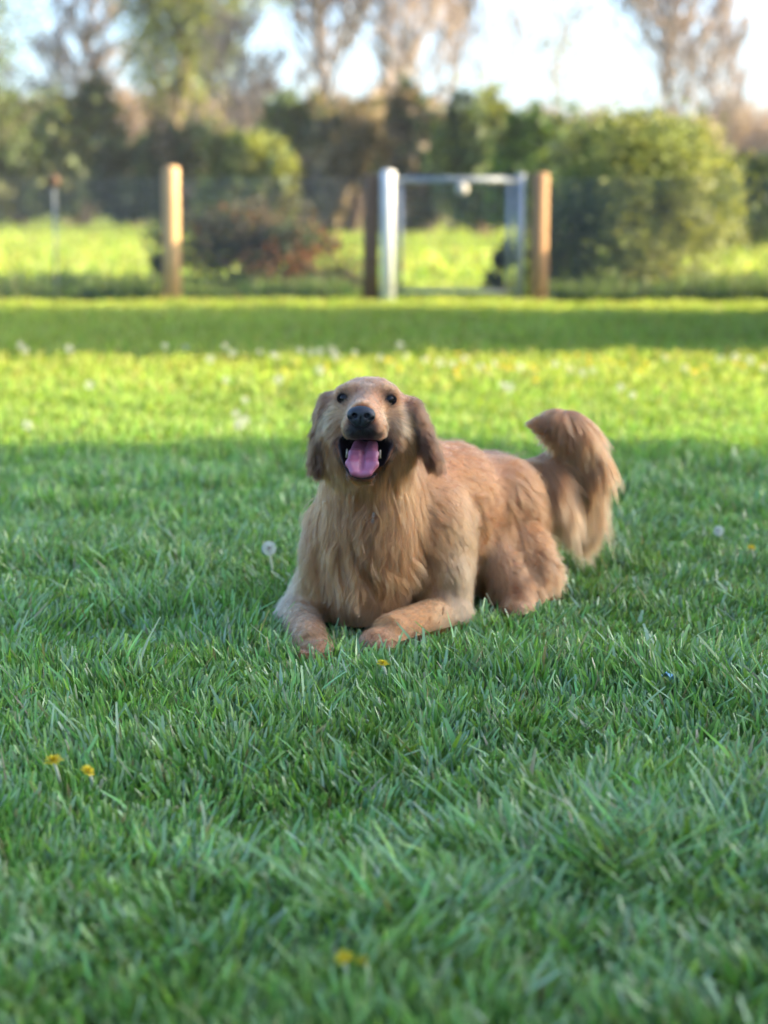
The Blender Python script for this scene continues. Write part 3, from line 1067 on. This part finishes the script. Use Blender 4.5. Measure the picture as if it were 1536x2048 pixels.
# eyes
M_LID = mat_noise('eyelid_skin', (.008, .006, .006), (.014, .010, .009), scale=300, rough=.7, spec=.15)
M_EYE, nt_, b_ = new_mat('eye')
b_.inputs['Base Color'].default_value = (.012, .007, .005, 1)
b_.inputs['Roughness'].default_value = .12
b_.inputs['Specular IOR Level'].default_value = .3
for e in EYES:
    c = hd(*e)
    th = np.linspace(0, math.pi, 15)
    ph = np.linspace(0, 2 * math.pi, 24, endpoint=False)
    V = [c + .0112 * np.array([math.sin(t) * math.cos(f), math.sin(t) * math.sin(f), math.cos(t)]) for t in th for f in ph]
    Fq = [(i * 24 + j, (i + 1) * 24 + j, (i + 1) * 24 + (j + 1) % 24, i * 24 + (j + 1) % 24) for i in range(14) for j in range(24)]
    eye = mesh_np('eye', np.array(V), np.array(Fq), M_EYE, dog, loc=(0.05, 4.05, 0))
    # eyelid rim
    pts = [hd(e[0] + .0125 * math.cos(a) * 1.05, e[1] + .0098 * math.sin(a), e[2] + .0065 - .003 * abs(math.cos(a))) for a in np.linspace(0, 2 * math.pi, 21)]
    MB().tube(pts, .0022, 6, False).build('eyelid', M_LID, dog, (0.05, 4.05, 0), True)

# ------------------------------------------------------------------ coat
DENS = 22.0e4                       # hairs per square metre at density 1
tri = np.concatenate([DFc[:, [0, 1, 2]], DFc[:, [0, 2, 3]]])
A, B, C = DV[tri[:, 0]], DV[tri[:, 1]], DV[tri[:, 2]]
area = .5 * np.linalg.norm(np.cross(B - A, C - A), axis=1)
cen = (A + B + C) / 3
dfv = fv['dens'][tri].mean(1)
num = rng.poisson(area * DENS * dfv)
ti = np.repeat(np.arange(len(tri)), num)
r1, r2 = rng.random(len(ti)), rng.random(len(ti))
s1 = np.sqrt(r1)
RP = (1 - s1)[:, None] * A[ti] + (s1 * (1 - r2))[:, None] * B[ti] + (s1 * r2)[:, None] * C[ti]
keep = cav_d(RP) > .0055
keep &= RP[:, 2] > .004
for e in EYES:
    L_ = (RP - hd(*e)) @ HM
    keep &= (L_[:, 0] / .0126) ** 2 + (L_[:, 1] / .0080) ** 2 + np.maximum(np.abs(L_[:, 2]) - .02, 0) * 1e4 > 1
ln_ = to_head(RP) - np.array([-.005, -.034, .106])
keep &= (ln_[:, 0] / .027) ** 2 + (ln_[:, 1] / .022) ** 2 + (ln_[:, 2] / .02) ** 2 > 1
RP = RP[keep]
fr = fields(RP)
N = len(RP)
NRM = DG.grad(RP)
near = fr['near']
tags = np.array([p['tag'] for p in PRIMS])[near]
ishead = np.isin(tags, ('head', 'jaw'))

# locks: large clumps and small clumps
def clump_ids(spacing):
    key = np.floor(RP / spacing + 1000).astype(np.int64)
    key = key[:, 0] * 4000000 + key[:, 1] * 2000 + key[:, 2]
    perm = rng.permutation(N)
    _, first = np.unique(key[perm], return_index=True)
    centers = perm[first]
    kd = kdtree.KDTree(len(centers))
    for i, c in enumerate(centers):
        kd.insert(RP[c], i)
    kd.balance()
    return centers[np.array([kd.find(p)[1] for p in RP])]


big = clump_ids(.020)
small = clump_ids(.0050)

up = np.array([0, 0, 1.0])
rv = lambda n: rng.normal(size=(n, 3))
jit_s = rv(N)
L = fr['len'] * (1 + .25 * vnoise(RP, 25, 11)) * np.clip(1 + .16 * rng.normal(size=N), .5, 1.5)
L *= .85 + .3 * hash3(big, big * 0, big * 0, 5)
wild = np.where(np.isin(tags, ('el', 'er')), .26, 1) * np.where(ishead | np.isin(tags, ('el', 'er')), np.where(ishead, .16, 1.0), np.where(tags == 'tail', .06, np.clip(.10 + (fr['len'] - .04) * 6, .10, .28)))
flow = np.stack([vnoise(RP, 13, 21), vnoise(RP, 13, 22), vnoise(RP, 13, 23)], 1)
d0 = fr['d'] + flow * np.where(ishead, .12, np.where(tags == 'tail', .08, np.clip(.2 + (fr['len'] - .04) * 14, .2, .55)))[:, None] + jit_s[big] * (wild * .8)[:, None] + jit_s[small] * (wild * .55)[:, None] + rv(N) * .07
d0 = d0 - NRM * np.minimum((d0 * NRM).sum(1), .3)[:, None] * .95
d0 = nrm(d0)
K = 8
PTS = np.zeros((N, K, 3), np.float32)
PTS[:, 0] = RP
p = RP.copy()
wave_ax = nrm(np.cross(d0, NRM) + 1e-6)
ph = 6.28 * hash3(big, big * 0, big * 0, 9)
fly = (rng.random(N) < .05) & (tags != 'tail')
L = np.where(fly, L * 1.15, L)
lift = fr['lift'] * (1 + .35 * rng.normal(size=N)).clip(.2, 2.2) * np.where(fly, 2.4, 1.0) * (1 + .5 * (hash3(big, big * 0, big * 0, 7) - .5))
for k in range(1, K):
    t = k / (K - 1)
    v = d0 + NRM * (lift * (1 - t) ** 1.3)[:, None] + DN * (fr['grav'] * t)[:, None] * .9
    v = v + wave_ax * (np.sin(ph + t * 5.5) * np.where(ishead, .05, np.where(tags == 'tail', .07, .45)))[:, None]
    p = p + nrm(v) * (L / (K - 1))[:, None]
    d = DG.sample(p)
    clear = np.minimum(.0015 + .10 * lift * L * t, .010)
    m = d < clear
    if m.any():
        p[m] += DG.grad(p[m]) * (clear[m] - d[m])[:, None]
    p[:, 2] = np.maximum(p[:, 2], .006)
    PTS[:, k] = p
# pull strands towards the centre strand of their lock
for ids, st in ((small, np.where(ishead, .30, np.clip(.50 + (fr['len'] - .04) * 9, .50, .74))), (big, np.where(ishead, .08, .17))):
    base = PTS.copy()
    for k in range(1, K):
        t = k / (K - 1)
        w = (np.where(fly, .1, st) * t ** 1.2)[:, None]
        PTS[:, k] = PTS[:, k] * (1 - w) + (base[ids, k] + (RP - RP[ids]) * (.35 * (1 - t))) * w
# colour
hsh = hash3(big, big * 0, big * 0, 31)
hss = hash3(small, small * 0, small * 0, 32)
val = (1 + .30 * (hsh - .5) + .62 * (hss - .5) + .20 * vnoise(RP, 14, 41)) * np.clip(1 + .20 * rng.normal(size=N), .5, 1.7)
hc = fr['col'] * val[:, None]
pale = np.clip(vnoise(RP, 7, 44) * .8 + (rng.random(N) - .5) * .5, 0, .6)[:, None] * np.where(ishead, .3, .75)[:, None]
pale = pale * ((fr['col'].max(1) > .2) & (tags != 'tail'))[:, None]
hc = hc * (1 - pale) + np.array(PALE) * pale
# dark ears
Hr = to_head(RP)
w = (np.isin(tags, ('el', 'er')) * np.clip((.035 - Hr[:, 1]) / .075, .25, .92))[:, None]
hc = hc * (1 - w) + np.array((.055, .021, .008)) * w * (.6 + .8 * hss[:, None])
# black lips
w = (ishead * np.clip((.0105 - cav_d(RP)) / .004, 0, 1) * .9)[:, None]
hc = hc * (1 - w) + np.array((.012, .010, .010)) * w
# cream feathering: elbow tufts, tail underside; near foreleg paler on its outer side
tipz = PTS[:, -1, 2]
istail = tags == 'tail'
w = np.where(istail, np.clip((.26 - tipz) / .16, 0, 1), 0)[:, None] * .12
hc = hc * (1 - w) + np.array((.42, .22, .095)) * w
isfr = np.isin(tags, ('fr',))
w = (isfr * np.clip((-.145 - RP[:, 0]) / .06, 0, 1) * np.clip((RP[:, 1] - 3.9) / .08, 0, 1) * .45)[:, None]
hc = hc * (1 - w) + np.array(CREAM) * w
isfl = np.isin(tags, ('fl',))
w = (isfl * np.clip((RP[:, 0] - .10) / .05, 0, 1) * np.clip((.30 - RP[:, 2]) / .15, 0, 1) * .45)[:, None]
hc = hc * (1 - w) + np.array((.50, .28, .13)) * w


def hair_mat():
    m = bpy.data.materials.new('dog_hair')
    m.use_nodes = True
    nt = m.node_tree
    nt.nodes.clear()
    out = nt.nodes.new('ShaderNodeOutputMaterial')
    h = nt.nodes.new('ShaderNodeBsdfHairPrincipled')
    h.model = 'CHIANG'
    h.parametrization = 'COLOR'
    a = nt.nodes.new('ShaderNodeAttribute')
    a.attribute_name = 'tint'
    hi = nt.nodes.new('ShaderNodeHairInfo')
    cr = nt.nodes.new('ShaderNodeValToRGB')
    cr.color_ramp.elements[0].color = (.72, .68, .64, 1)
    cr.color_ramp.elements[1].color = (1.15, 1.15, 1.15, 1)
    mu = nt.nodes.new('ShaderNodeMix')
    mu.data_type = 'RGBA'
    mu.blend_type = 'MULTIPLY'
    mu.inputs['Factor'].default_value = 1
    L_ = nt.links.new
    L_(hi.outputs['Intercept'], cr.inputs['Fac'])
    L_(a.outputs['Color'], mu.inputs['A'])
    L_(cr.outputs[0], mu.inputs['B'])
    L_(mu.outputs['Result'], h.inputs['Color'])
    h.inputs['Roughness'].default_value = .45
    h.inputs['Radial Roughness'].default_value = .55
    h.inputs['Random Roughness'].default_value = .2
    L_(h.outputs[0], out.inputs['Surface'])
    return m


M_HAIR = hair_mat()
TAPER = np.interp(np.linspace(0, 1, K), [0, .15, .7, 1], [.8, 1, .75, .12])


def curves_obj(name, sel, parent, rad):
    n = int(sel.sum())
    if not n:
        return
    cu = bpy.data.hair_curves.new(name)
    cu.add_curves([K] * n)
    P = (PTS[sel] - np.array((.05, 4.05, 0), np.float32)).astype(np.float32)
    cu.attributes['position'].data.foreach_set('vector', P.ravel())
    ra = cu.attributes.new('radius', 'FLOAT', 'POINT')
    ra.data.foreach_set('value', (rad[sel][:, None] * TAPER[None]).astype(np.float32).ravel())
    ca = cu.attributes.new('tint', 'FLOAT_COLOR', 'CURVE')
    c4 = np.ones((n, 4), np.float32)
    c4[:, :3] = np.clip(hc[sel], .004, .92)
    ca.data.foreach_set('color', c4.ravel())
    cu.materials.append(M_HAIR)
    o = bpy.data.objects.new(name, cu)
    COL.objects.link(o)
    o.parent = parent
    return o


radius = np.where(ishead, .00022, .00027) * np.clip(L / .03, .8, 1.15)
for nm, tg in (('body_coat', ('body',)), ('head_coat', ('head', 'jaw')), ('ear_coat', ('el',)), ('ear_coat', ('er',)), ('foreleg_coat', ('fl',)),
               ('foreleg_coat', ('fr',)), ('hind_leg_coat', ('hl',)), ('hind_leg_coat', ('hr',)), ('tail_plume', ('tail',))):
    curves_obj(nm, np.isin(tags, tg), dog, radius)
print('hairs', N, 'dog mesh', len(DV))

# ------------------------------------------------------------------ grass
def blades(n, ylo, yhi, half, dens_pow, hgt, wid, rows, seed, tall=None):
    """n blade ribbons between two depths in a strip that widens with depth"""
    r = np.random.default_rng(seed)
    # area-uniform in the trapezoid
    y = np.empty(0)
    x = np.empty(0)
    while len(y) < n:
        yy = r.uniform(ylo, yhi, n)
        ok = r.random(n) < (half(yy) / half(yhi)) * (ylo / yy) ** dens_pow
        yy = yy[ok]
        y = np.concatenate([y, yy])
        x = np.concatenate([x, r.uniform(-1, 1, len(yy)) * half(yy)])
    x, y = x[:n], y[:n]
    # gather into tufts
    p2 = np.stack([x, y, x * 0], 1)
    # keep the blades out of the dog
    d = DG.sample(np.stack([x, y, np.full(n, .03)], 1))
    inb = (x > -.33) & (x < .6) & (y > 3.64) & (y < 4.7)
    ok = ~(inb & (d < .004))
    x, y, p2 = x[ok], y[ok], p2[ok]
    n = len(x)
    h = hgt * (1 + .36 * vnoise(p2, 3.6, 51) + .22 * vnoise(p2, 11, 52)) * (1 + .20 * r.normal(size=n)).clip(.35, 1.7)
    w = wid * (1 + .32 * r.normal(size=n)).clip(.4, 1.9)
    la = 6.28 * (vnoise(p2, 2.0, 53) + .6 * vnoise(p2, 7, 54)) + r.normal(size=n) * 1.15
    lean = np.abs(.22 + .20 * vnoise(p2, 2.7, 55) + .26 * r.normal(size=n))
    bend = np.abs(.14 + .24 * r.normal(size=n))
    dd = DG.sample(np.stack([x, y, np.full(n, .05)], 1))
    h = np.where((x > -.33) & (x < .6) & (y > 3.64) & (y < 4.7), h * np.interp(dd, [0, .07], [.6, 1]), h)
    if tall is not None:
        k = tall(x, y, r)
        h *= 1 + k
        lean += .45 * k
        bend += .5 * k
        w *= 1 + .25 * k
    L = np.stack([np.cos(la), np.sin(la), np.zeros(n)], 1)
    fa = r.uniform(0, math.pi, n)
    S = np.stack([np.cos(fa), np.sin(fa), np.zeros(n)], 1)
    tw = r.normal(size=n) * .7
    z0 = relief(x, y)
    root = np.stack([x, y, z0], 1)
    cut = r.random(n) < .6
    V = np.zeros((n, rows, 2, 3), np.float32)
    T = np.zeros((n, rows, 2, 3), np.float32)
    g = vnoise(p2, 1.6, 57)
    hue = r.random(n)
    base = np.array((.135, .300, .055))[None] * (1 + .36 * r.normal(size=(n, 1))).clip(.35, 1.9)
    base = base * (1 + .16 * g[:, None])
    blue = (hue < .30)[:, None]
    base = np.where(blue, base * np.array((.95, 1.0, 1.25)), base)
    lime = (hue > .80)[:, None]
    base = np.where(lime, base * np.array((1.55, 1.2, .85)), base)
    pale_glint = (r.random(n) < .18)[:, None]  # random blades coloured pale in place of bright highlights
    base = np.where(pale_glint, np.array((.25, .38, .19))[None] * r.uniform(.75, 1.15, (n, 1)), base)
    dry = (r.random(n) < .035)[:, None]
    base = np.where(dry, np.array((.30, .25, .12))[None], base)
    for i in range(rows):
        t = i / (rows - 1)
        c = root + np.array([0, 0, 1.0]) * (h * t * (1 - .28 * np.minimum(bend, 1.6) * t))[:, None] + L * (h * (lean * t + bend * t * t * .55))[:, None]
        prof = np.interp(t, [0, .35, .75, 1], [.75, 1, .72, 0])
        tipw = np.where(cut, .50, .06) if i == rows - 1 else 0
        ww = (w * (prof + tipw) * .5)[:, None]
        a = fa + tw * t
        S = np.stack([np.cos(a), np.sin(a), np.zeros(n)], 1)
        V[:, i, 0] = c - S * ww
        V[:, i, 1] = c + S * ww
        row_tone = np.interp(t, [0, .4, 1], [.75, 1.0, 1.08])          # darker towards the root, lighter at the tip
        col = base * row_tone
        if i == rows - 1:
            col = np.where(cut[:, None], base * .55 + np.array((.16, .20, .09)), col)
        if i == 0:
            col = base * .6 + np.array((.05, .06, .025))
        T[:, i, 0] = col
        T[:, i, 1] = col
    b0 = (np.arange(n) * rows * 2)[:, None]
    q = np.concatenate([np.stack([b0[:, 0] + 2 * i, b0[:, 0] + 2 * i + 1, b0[:, 0] + 2 * i + 3, b0[:, 0] + 2 * i + 2], 1) for i in range(rows - 1)])
    return V.reshape(-1, 3), q, T.reshape(-1, 3)


def tall_near(x, y, r):
    k = np.zeros(len(x))
    for (u, v, rad, a) in ((1350, 1720, .24, .75), (960, 1700, .13, .5), (420, 1760, .14, .5), (1130, 1460, .14, .5), (1440, 1380, .16, .35), (830, 1880, .16, .6),
                           (1480, 1950, .2, .5), (180, 1900, .2, .4)):
        c = gp(u, v)
        k = np.maximum(k, a * np.exp(-((x - c[0]) ** 2 + (y - c[1]) ** 2) / (rad * rad)))
    k = k * r.uniform(.2, 1.2, len(x))
    return k + (r.random(len(x)) < .03) * .5


parts = [blades(125000, 1.75, 5.3, lambda y: .215 * y + .30, .25, .048, .0062, 4, 71, tall_near),
         blades(80000, 5.3, 9.0, lambda y: .215 * y + .6, .3, .052, .0062, 4, 72),
         blades(90000, 9.0, 17.6, lambda y: .215 * y + 1.0, .5, .060, .0105, 3, 73),
         blades(22000, 17.5, 23.5, lambda y: .22 * y + 1.2, .5, .06, .014, 3, 74),
         blades(45000, 23.0, 75.0, lambda y: .22 * y + 2, .6, .13, .045, 3, 76)]
gV, gF, gT, off = [], [], [], 0
for V, q, T in parts:
    gV.append(V)
    gF.append(q + off)
    gT.append(T)
    off += len(V)
gV, gF, gT = np.concatenate(gV), np.concatenate(gF), np.concatenate(gT)
# yellower towards the fence: warm sunlight put into the blade colour
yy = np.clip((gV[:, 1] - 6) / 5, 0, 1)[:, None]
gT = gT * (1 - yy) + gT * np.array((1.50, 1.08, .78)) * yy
# unmown tall grass darkened to stand in for shadow along the fence, none at gate
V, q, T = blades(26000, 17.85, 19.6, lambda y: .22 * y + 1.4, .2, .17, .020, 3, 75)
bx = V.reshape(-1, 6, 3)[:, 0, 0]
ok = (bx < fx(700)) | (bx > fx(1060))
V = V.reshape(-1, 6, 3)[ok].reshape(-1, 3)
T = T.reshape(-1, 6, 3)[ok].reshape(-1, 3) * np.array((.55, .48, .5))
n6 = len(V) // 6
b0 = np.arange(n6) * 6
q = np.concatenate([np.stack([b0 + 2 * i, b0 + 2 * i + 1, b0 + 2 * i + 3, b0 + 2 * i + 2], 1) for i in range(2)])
props(mesh_np('shadow_weeds', V, q, M_GRASS_DRY, None, T), 'unmown tall grass darkened to stand in for shadow at the fence foot', 'shadow_weeds', kind='stuff')
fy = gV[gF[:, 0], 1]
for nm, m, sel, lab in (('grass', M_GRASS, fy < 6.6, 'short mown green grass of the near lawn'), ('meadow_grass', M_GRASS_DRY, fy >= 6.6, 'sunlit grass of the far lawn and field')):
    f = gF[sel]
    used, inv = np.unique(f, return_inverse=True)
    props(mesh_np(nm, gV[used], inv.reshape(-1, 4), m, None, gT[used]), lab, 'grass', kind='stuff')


# ------------------------------------------------------------------ dandelions
def dandelion_flower_mesh(seed):
    r = np.random.default_rng(seed)
    V, F, T = [], [], []
    for ring, (n, ln, el) in enumerate(((34, .017, .18), (28, .014, .55), (20, .010, .95), (12, .006, 1.3))):
        for i in range(n):
            a = 6.283 * (i + r.random() * .7) / n
            e = el + r.normal() * .12
            d = np.array([math.cos(a) * math.cos(e), math.sin(a) * math.cos(e), math.sin(e)])
            s = np.array([-math.sin(a), math.cos(a), 0]) * .0012
            c = np.array([0, 0, .001 * ring])
            l = ln * r.uniform(.85, 1.1)
            k = len(V)
            V += [c - s * .5, c + s * .5, c + d * l * .6 + s, c + d * l * .6 - s, c + d * l + s * .7 - (0, 0, .0015), c + d * l - s * .7 - (0, 0, .0015)]
            F += [(k, k + 1, k + 2, k + 3), (k + 3, k + 2, k + 4, k + 5)]
            T += [np.array((.82, .62, .03)) * r.uniform(.8, 1.1)] * 6
    return np.array(V), np.array(F), np.array(T)


def clock_mesh(seed, R=.019, n=150):
    r = np.random.default_rng(seed)
    V, F, T = [], [], []

    def strip(a, b, w, c):
        s = nrm(np.cross(b - a, r.normal(size=3))) * w
        k = len(V)
        V.extend([a - s, a + s, b + s * .6, b - s * .6])
        F.append((k, k + 1, k + 2, k + 3))
        T.extend([c] * 4)
    for i in range(n):
        z = 1 - 2 * (i + .5) / n
        a = i * 2.39996
        d = np.array([math.sqrt(1 - z * z) * math.cos(a), math.sqrt(1 - z * z) * math.sin(a), z])
        e = d * R * .72
        strip(d * .003, d * .006, .0006, np.array((.12, .08, .04)))
        strip(d * .006, e, .00012, np.array((.75, .75, .70)))
        for j in range(7):
            q = nrm(d + nrm(np.cross(d, r.normal(size=3))) * 1.1)
            strip(e, e + q * R * .40, .00022, np.array((.70, .70, .64)))
    return np.array(V), np.array(F), np.array(T)


M_STEM = mat_noise('dandelion_stem', (.52, .52, .30), (.64, .62, .42), scale=40, rough=.6)
M_STEM_GREEN = mat_noise('green_stem', (.09, .15, .04), (.14, .20, .06), scale=40, rough=.7)
FM = [dandelion_flower_mesh(s) for s in (1, 2)]
CM = [clock_mesh(1), clock_mesh(2, n=60)]


def stem_mb(h, bend):
    return MB().tube([(bend, .0, -.01), (bend * .5, 0, h * .5), (0, 0, h)], [.0032, .0028, .0024], 7)


def flower(u, v, z, label, tilt=(0, 0, 0), scale=1.0, group=None, Y=None):
    p = gp(u, v, z)
    o = empty('dandelion', (p[0], p[1], 0), label, 'dandelion', group)
    stem_mb(z, .01).build('stem', M_STEM, o, (0, 0, 0), True)
    V, F, T = FM[int(u) % 2]
    h = mesh_np('flower_head', V * scale, F, M_PETAL, o, T)
    h.location = (0, 0, z)
    h.rotation_euler = tilt
    return o


def clock(p, z, label, scale=1.0, group=None, proto={}):
    ki = 1 if group else 0
    o = empty('dandelion_clock', (p[0], p[1], 0), label, 'dandelion', group)
    stem_mb(z, .012).build('stem', M_STEM_GREEN if group else M_STEM, o, (0, 0, 0), True)
    V, F, T = CM[ki]
    if ki not in proto:
        h = proto[ki] = mesh_np('seed_head', V, F, M_PETAL, o, T)
    else:
        h = proto[ki].copy()
        COL.objects.link(h)
        h.parent = o
    h.location = (0, 0, z)
    h.scale = (scale,) * 3
    h.rotation_euler = (float(rng.uniform(-.3, .3)), float(rng.uniform(-.3, .3)), float(rng.uniform(0, 6)))
    return o


flower(107, 1522, .030, 'yellow dandelion in the grass at the left edge', (.12, -.1, 0), .95)
flower(175, 1542, .018, 'faded half closed dandelion right of the yellow one at the left', (.3, .5, 0), .7)
flower(765, 1327, .030, 'small yellow dandelion in front of the paws of the dog', (.15, .1, 0), .7)
flower(688, 1917, .050, 'yellow dandelion deep in the near grass at the bottom', (.3, -.3, 0), .7)
flower(725, 1922, .035, 'orange faded dandelion beside the one at the bottom', (1.0, .4, 0), .5)
flower(1503, 1096, .035, 'small yellow dandelion at the right edge behind the dog', (.3, 0, 0), .7)
p = gp(538, 1180, 0)
p[:2] = p[:2]
clock(np.array([at(538, 1097, 4.5)[0], 4.5]), float(at(538, 1097, 4.5)[2]), 'white dandelion clock on a pale stem left of the dog', .95)
clock(np.array([at(1437, 1062, 5.0)[0], 5.0]), float(at(1437, 1062, 5.0)[2]), 'blurred dandelion clock right of the tail', .75)
# pale seed heads and flowers through the sunlit strip behind the dog
far = [(40, 690), (50, 700), (138, 697), (330, 692), (372, 695), (420, 718), (450, 692), (465, 705), (520, 703), (545, 708), (553, 712), (600, 700), (622, 705), (640, 702),
       (664, 700), (672, 712), (710, 705), (760, 715), (800, 690), (812, 712), (850, 720), (880, 725), (905, 728), (930, 718), (960, 735), (990, 728), (1005, 770), (1018, 775),
       (1040, 735), (1110, 728), (1140, 738), (1165, 745), (1185, 740), (1240, 775), (1265, 790), (1330, 715), (1370, 735), (1440, 718), (1470, 715), (1500, 720), (1528, 735),
       (452, 760), (557, 760), (178, 770), (490, 800), (472, 828), (490, 840), (478, 850), (640, 740), (55, 850)]
for i, (u, v) in enumerate(far):
    z = float(rng.uniform(.05, .10))
    g = gp(u, v, z)
    lab = {(178, 770): 'lone pale dandelion clock far left in the sunlit strip', (55, 850): 'lone pale dandelion clock at the shadow edge far left',
           (452, 760): 'pale dandelion clock left of the dog above the small cluster', (557, 760): 'pale dandelion clock close to the upper left of the dog',
           (1005, 770): 'left one of two dandelion clocks above the back of the dog', (1018, 775): 'right one of two dandelion clocks above the back of the dog',
           (1240, 775): 'left one of two dandelion clocks above the tail', (1265, 790): 'right one of two dandelion clocks above the tail'}.get((u, v))
    if 460 < u < 500 and v > 790:
        lab = 'dandelion clock in the small cluster left of the dog head'
    clock(g, z, lab or 'pale dandelion clock along the far edge of the sunlit strip', float(rng.uniform(.8, 1.25)), 'dandelion clocks in the sunlit strip')
proto_f = None
for i in range(45):
    u, v = float(rng.uniform(560, 1536)), float(rng.normal(725, 14))
    z = float(rng.uniform(.03, .07))
    g = gp(u, v, z)
    if proto_f is None:
        proto_f = flower(u, v, z, 'yellow dandelion in the sunlit strip of grass behind the dog', (.5, .2, 0), .85, 'yellow dandelions in the sunlit strip')
    else:
        o = proto_f.copy()
        COL.objects.link(o)
        o.location = (g[0], g[1], 0)
        for ch in proto_f.children:
            c = ch.copy()
            COL.objects.link(c)
            c.parent = o

# scraps of litter
M_BLUE = mat_noise('blue_scrap', (.25, .50, .62), (.40, .65, .75), scale=60, rough=.5)
M_PAPER = mat_noise('pale_scrap', (.55, .68, .75), (.70, .78, .82), scale=60, rough=.6)


def scrap(u, v, z, size, mat, label, seed):
    r = np.random.default_rng(seed)
    p = gp(u, v, z)
    n = 6
    V = [(size * (i / (n - 1) - .5), size * .7 * (j / (n - 1) - .5), float(r.normal() * size * .09) + .15 * size * math.sin(i * 1.7 + j)) for i in range(n) for j in range(n)]
    V = np.array(V)
    F = np.array([(i * n + j, (i + 1) * n + j, (i + 1) * n + j + 1, i * n + j + 1) for i in range(n - 1) for j in range(n - 1)])
    V = np.concatenate([V, V - np.array([0, 0, .0008])])
    F = np.concatenate([F, F[:, ::-1] + n * n])
    o = mesh_np('litter_scrap', V, F, mat, None)
    o.location = (float(p[0]), float(p[1]), z)
    o.rotation_euler = (.5, .2, float(r.uniform(0, 3)))
    props(o, label, 'litter')


scrap(1335, 1352, .030, .030, M_BLUE, 'small crumpled blue scrap in the grass right of the dog', 3)
scrap(1534, 1580, .028, .024, M_PAPER, 'pale blue scrap in the grass at the right edge', 4)

# drops of drool caught on the chest hair
M_DROP, nt_, b_ = new_mat('drool')
b_.inputs['Roughness'].default_value = .03
b_.inputs['Transmission Weight'].default_value = 1.0
b_.inputs['IOR'].default_value = 1.33
for (u, v, lab) in ((747, 1030, 'upper clear drop of drool on the chest fur'), (745, 1043, 'lower clear drop of drool on the chest fur')):
    # nearest hair in front along the view line
    Ys = np.arange(3.7, 4.1, .002)
    P = np.array([at(u, v, y) for y in Ys])
    k = np.argmax(DG.sample(P) < .020)
    c = P[k]
    th = np.linspace(0, math.pi, 9)
    V = np.array([.0034 * np.array([math.sin(t) * math.cos(f), math.sin(t) * math.sin(f), math.cos(t) * 1.15 + .25 * (math.cos(t) > .8)]) for t in th for f in np.arange(12) * 6.2832 / 12])
    F = np.array([(i * 12 + j, (i + 1) * 12 + j, (i + 1) * 12 + (j + 1) % 12, i * 12 + (j + 1) % 12) for i in range(8) for j in range(12)])
    o = mesh_np('drool_drop', V, F, M_DROP)
    o.location = [float(x) for x in c]
    props(o, lab, 'drop')
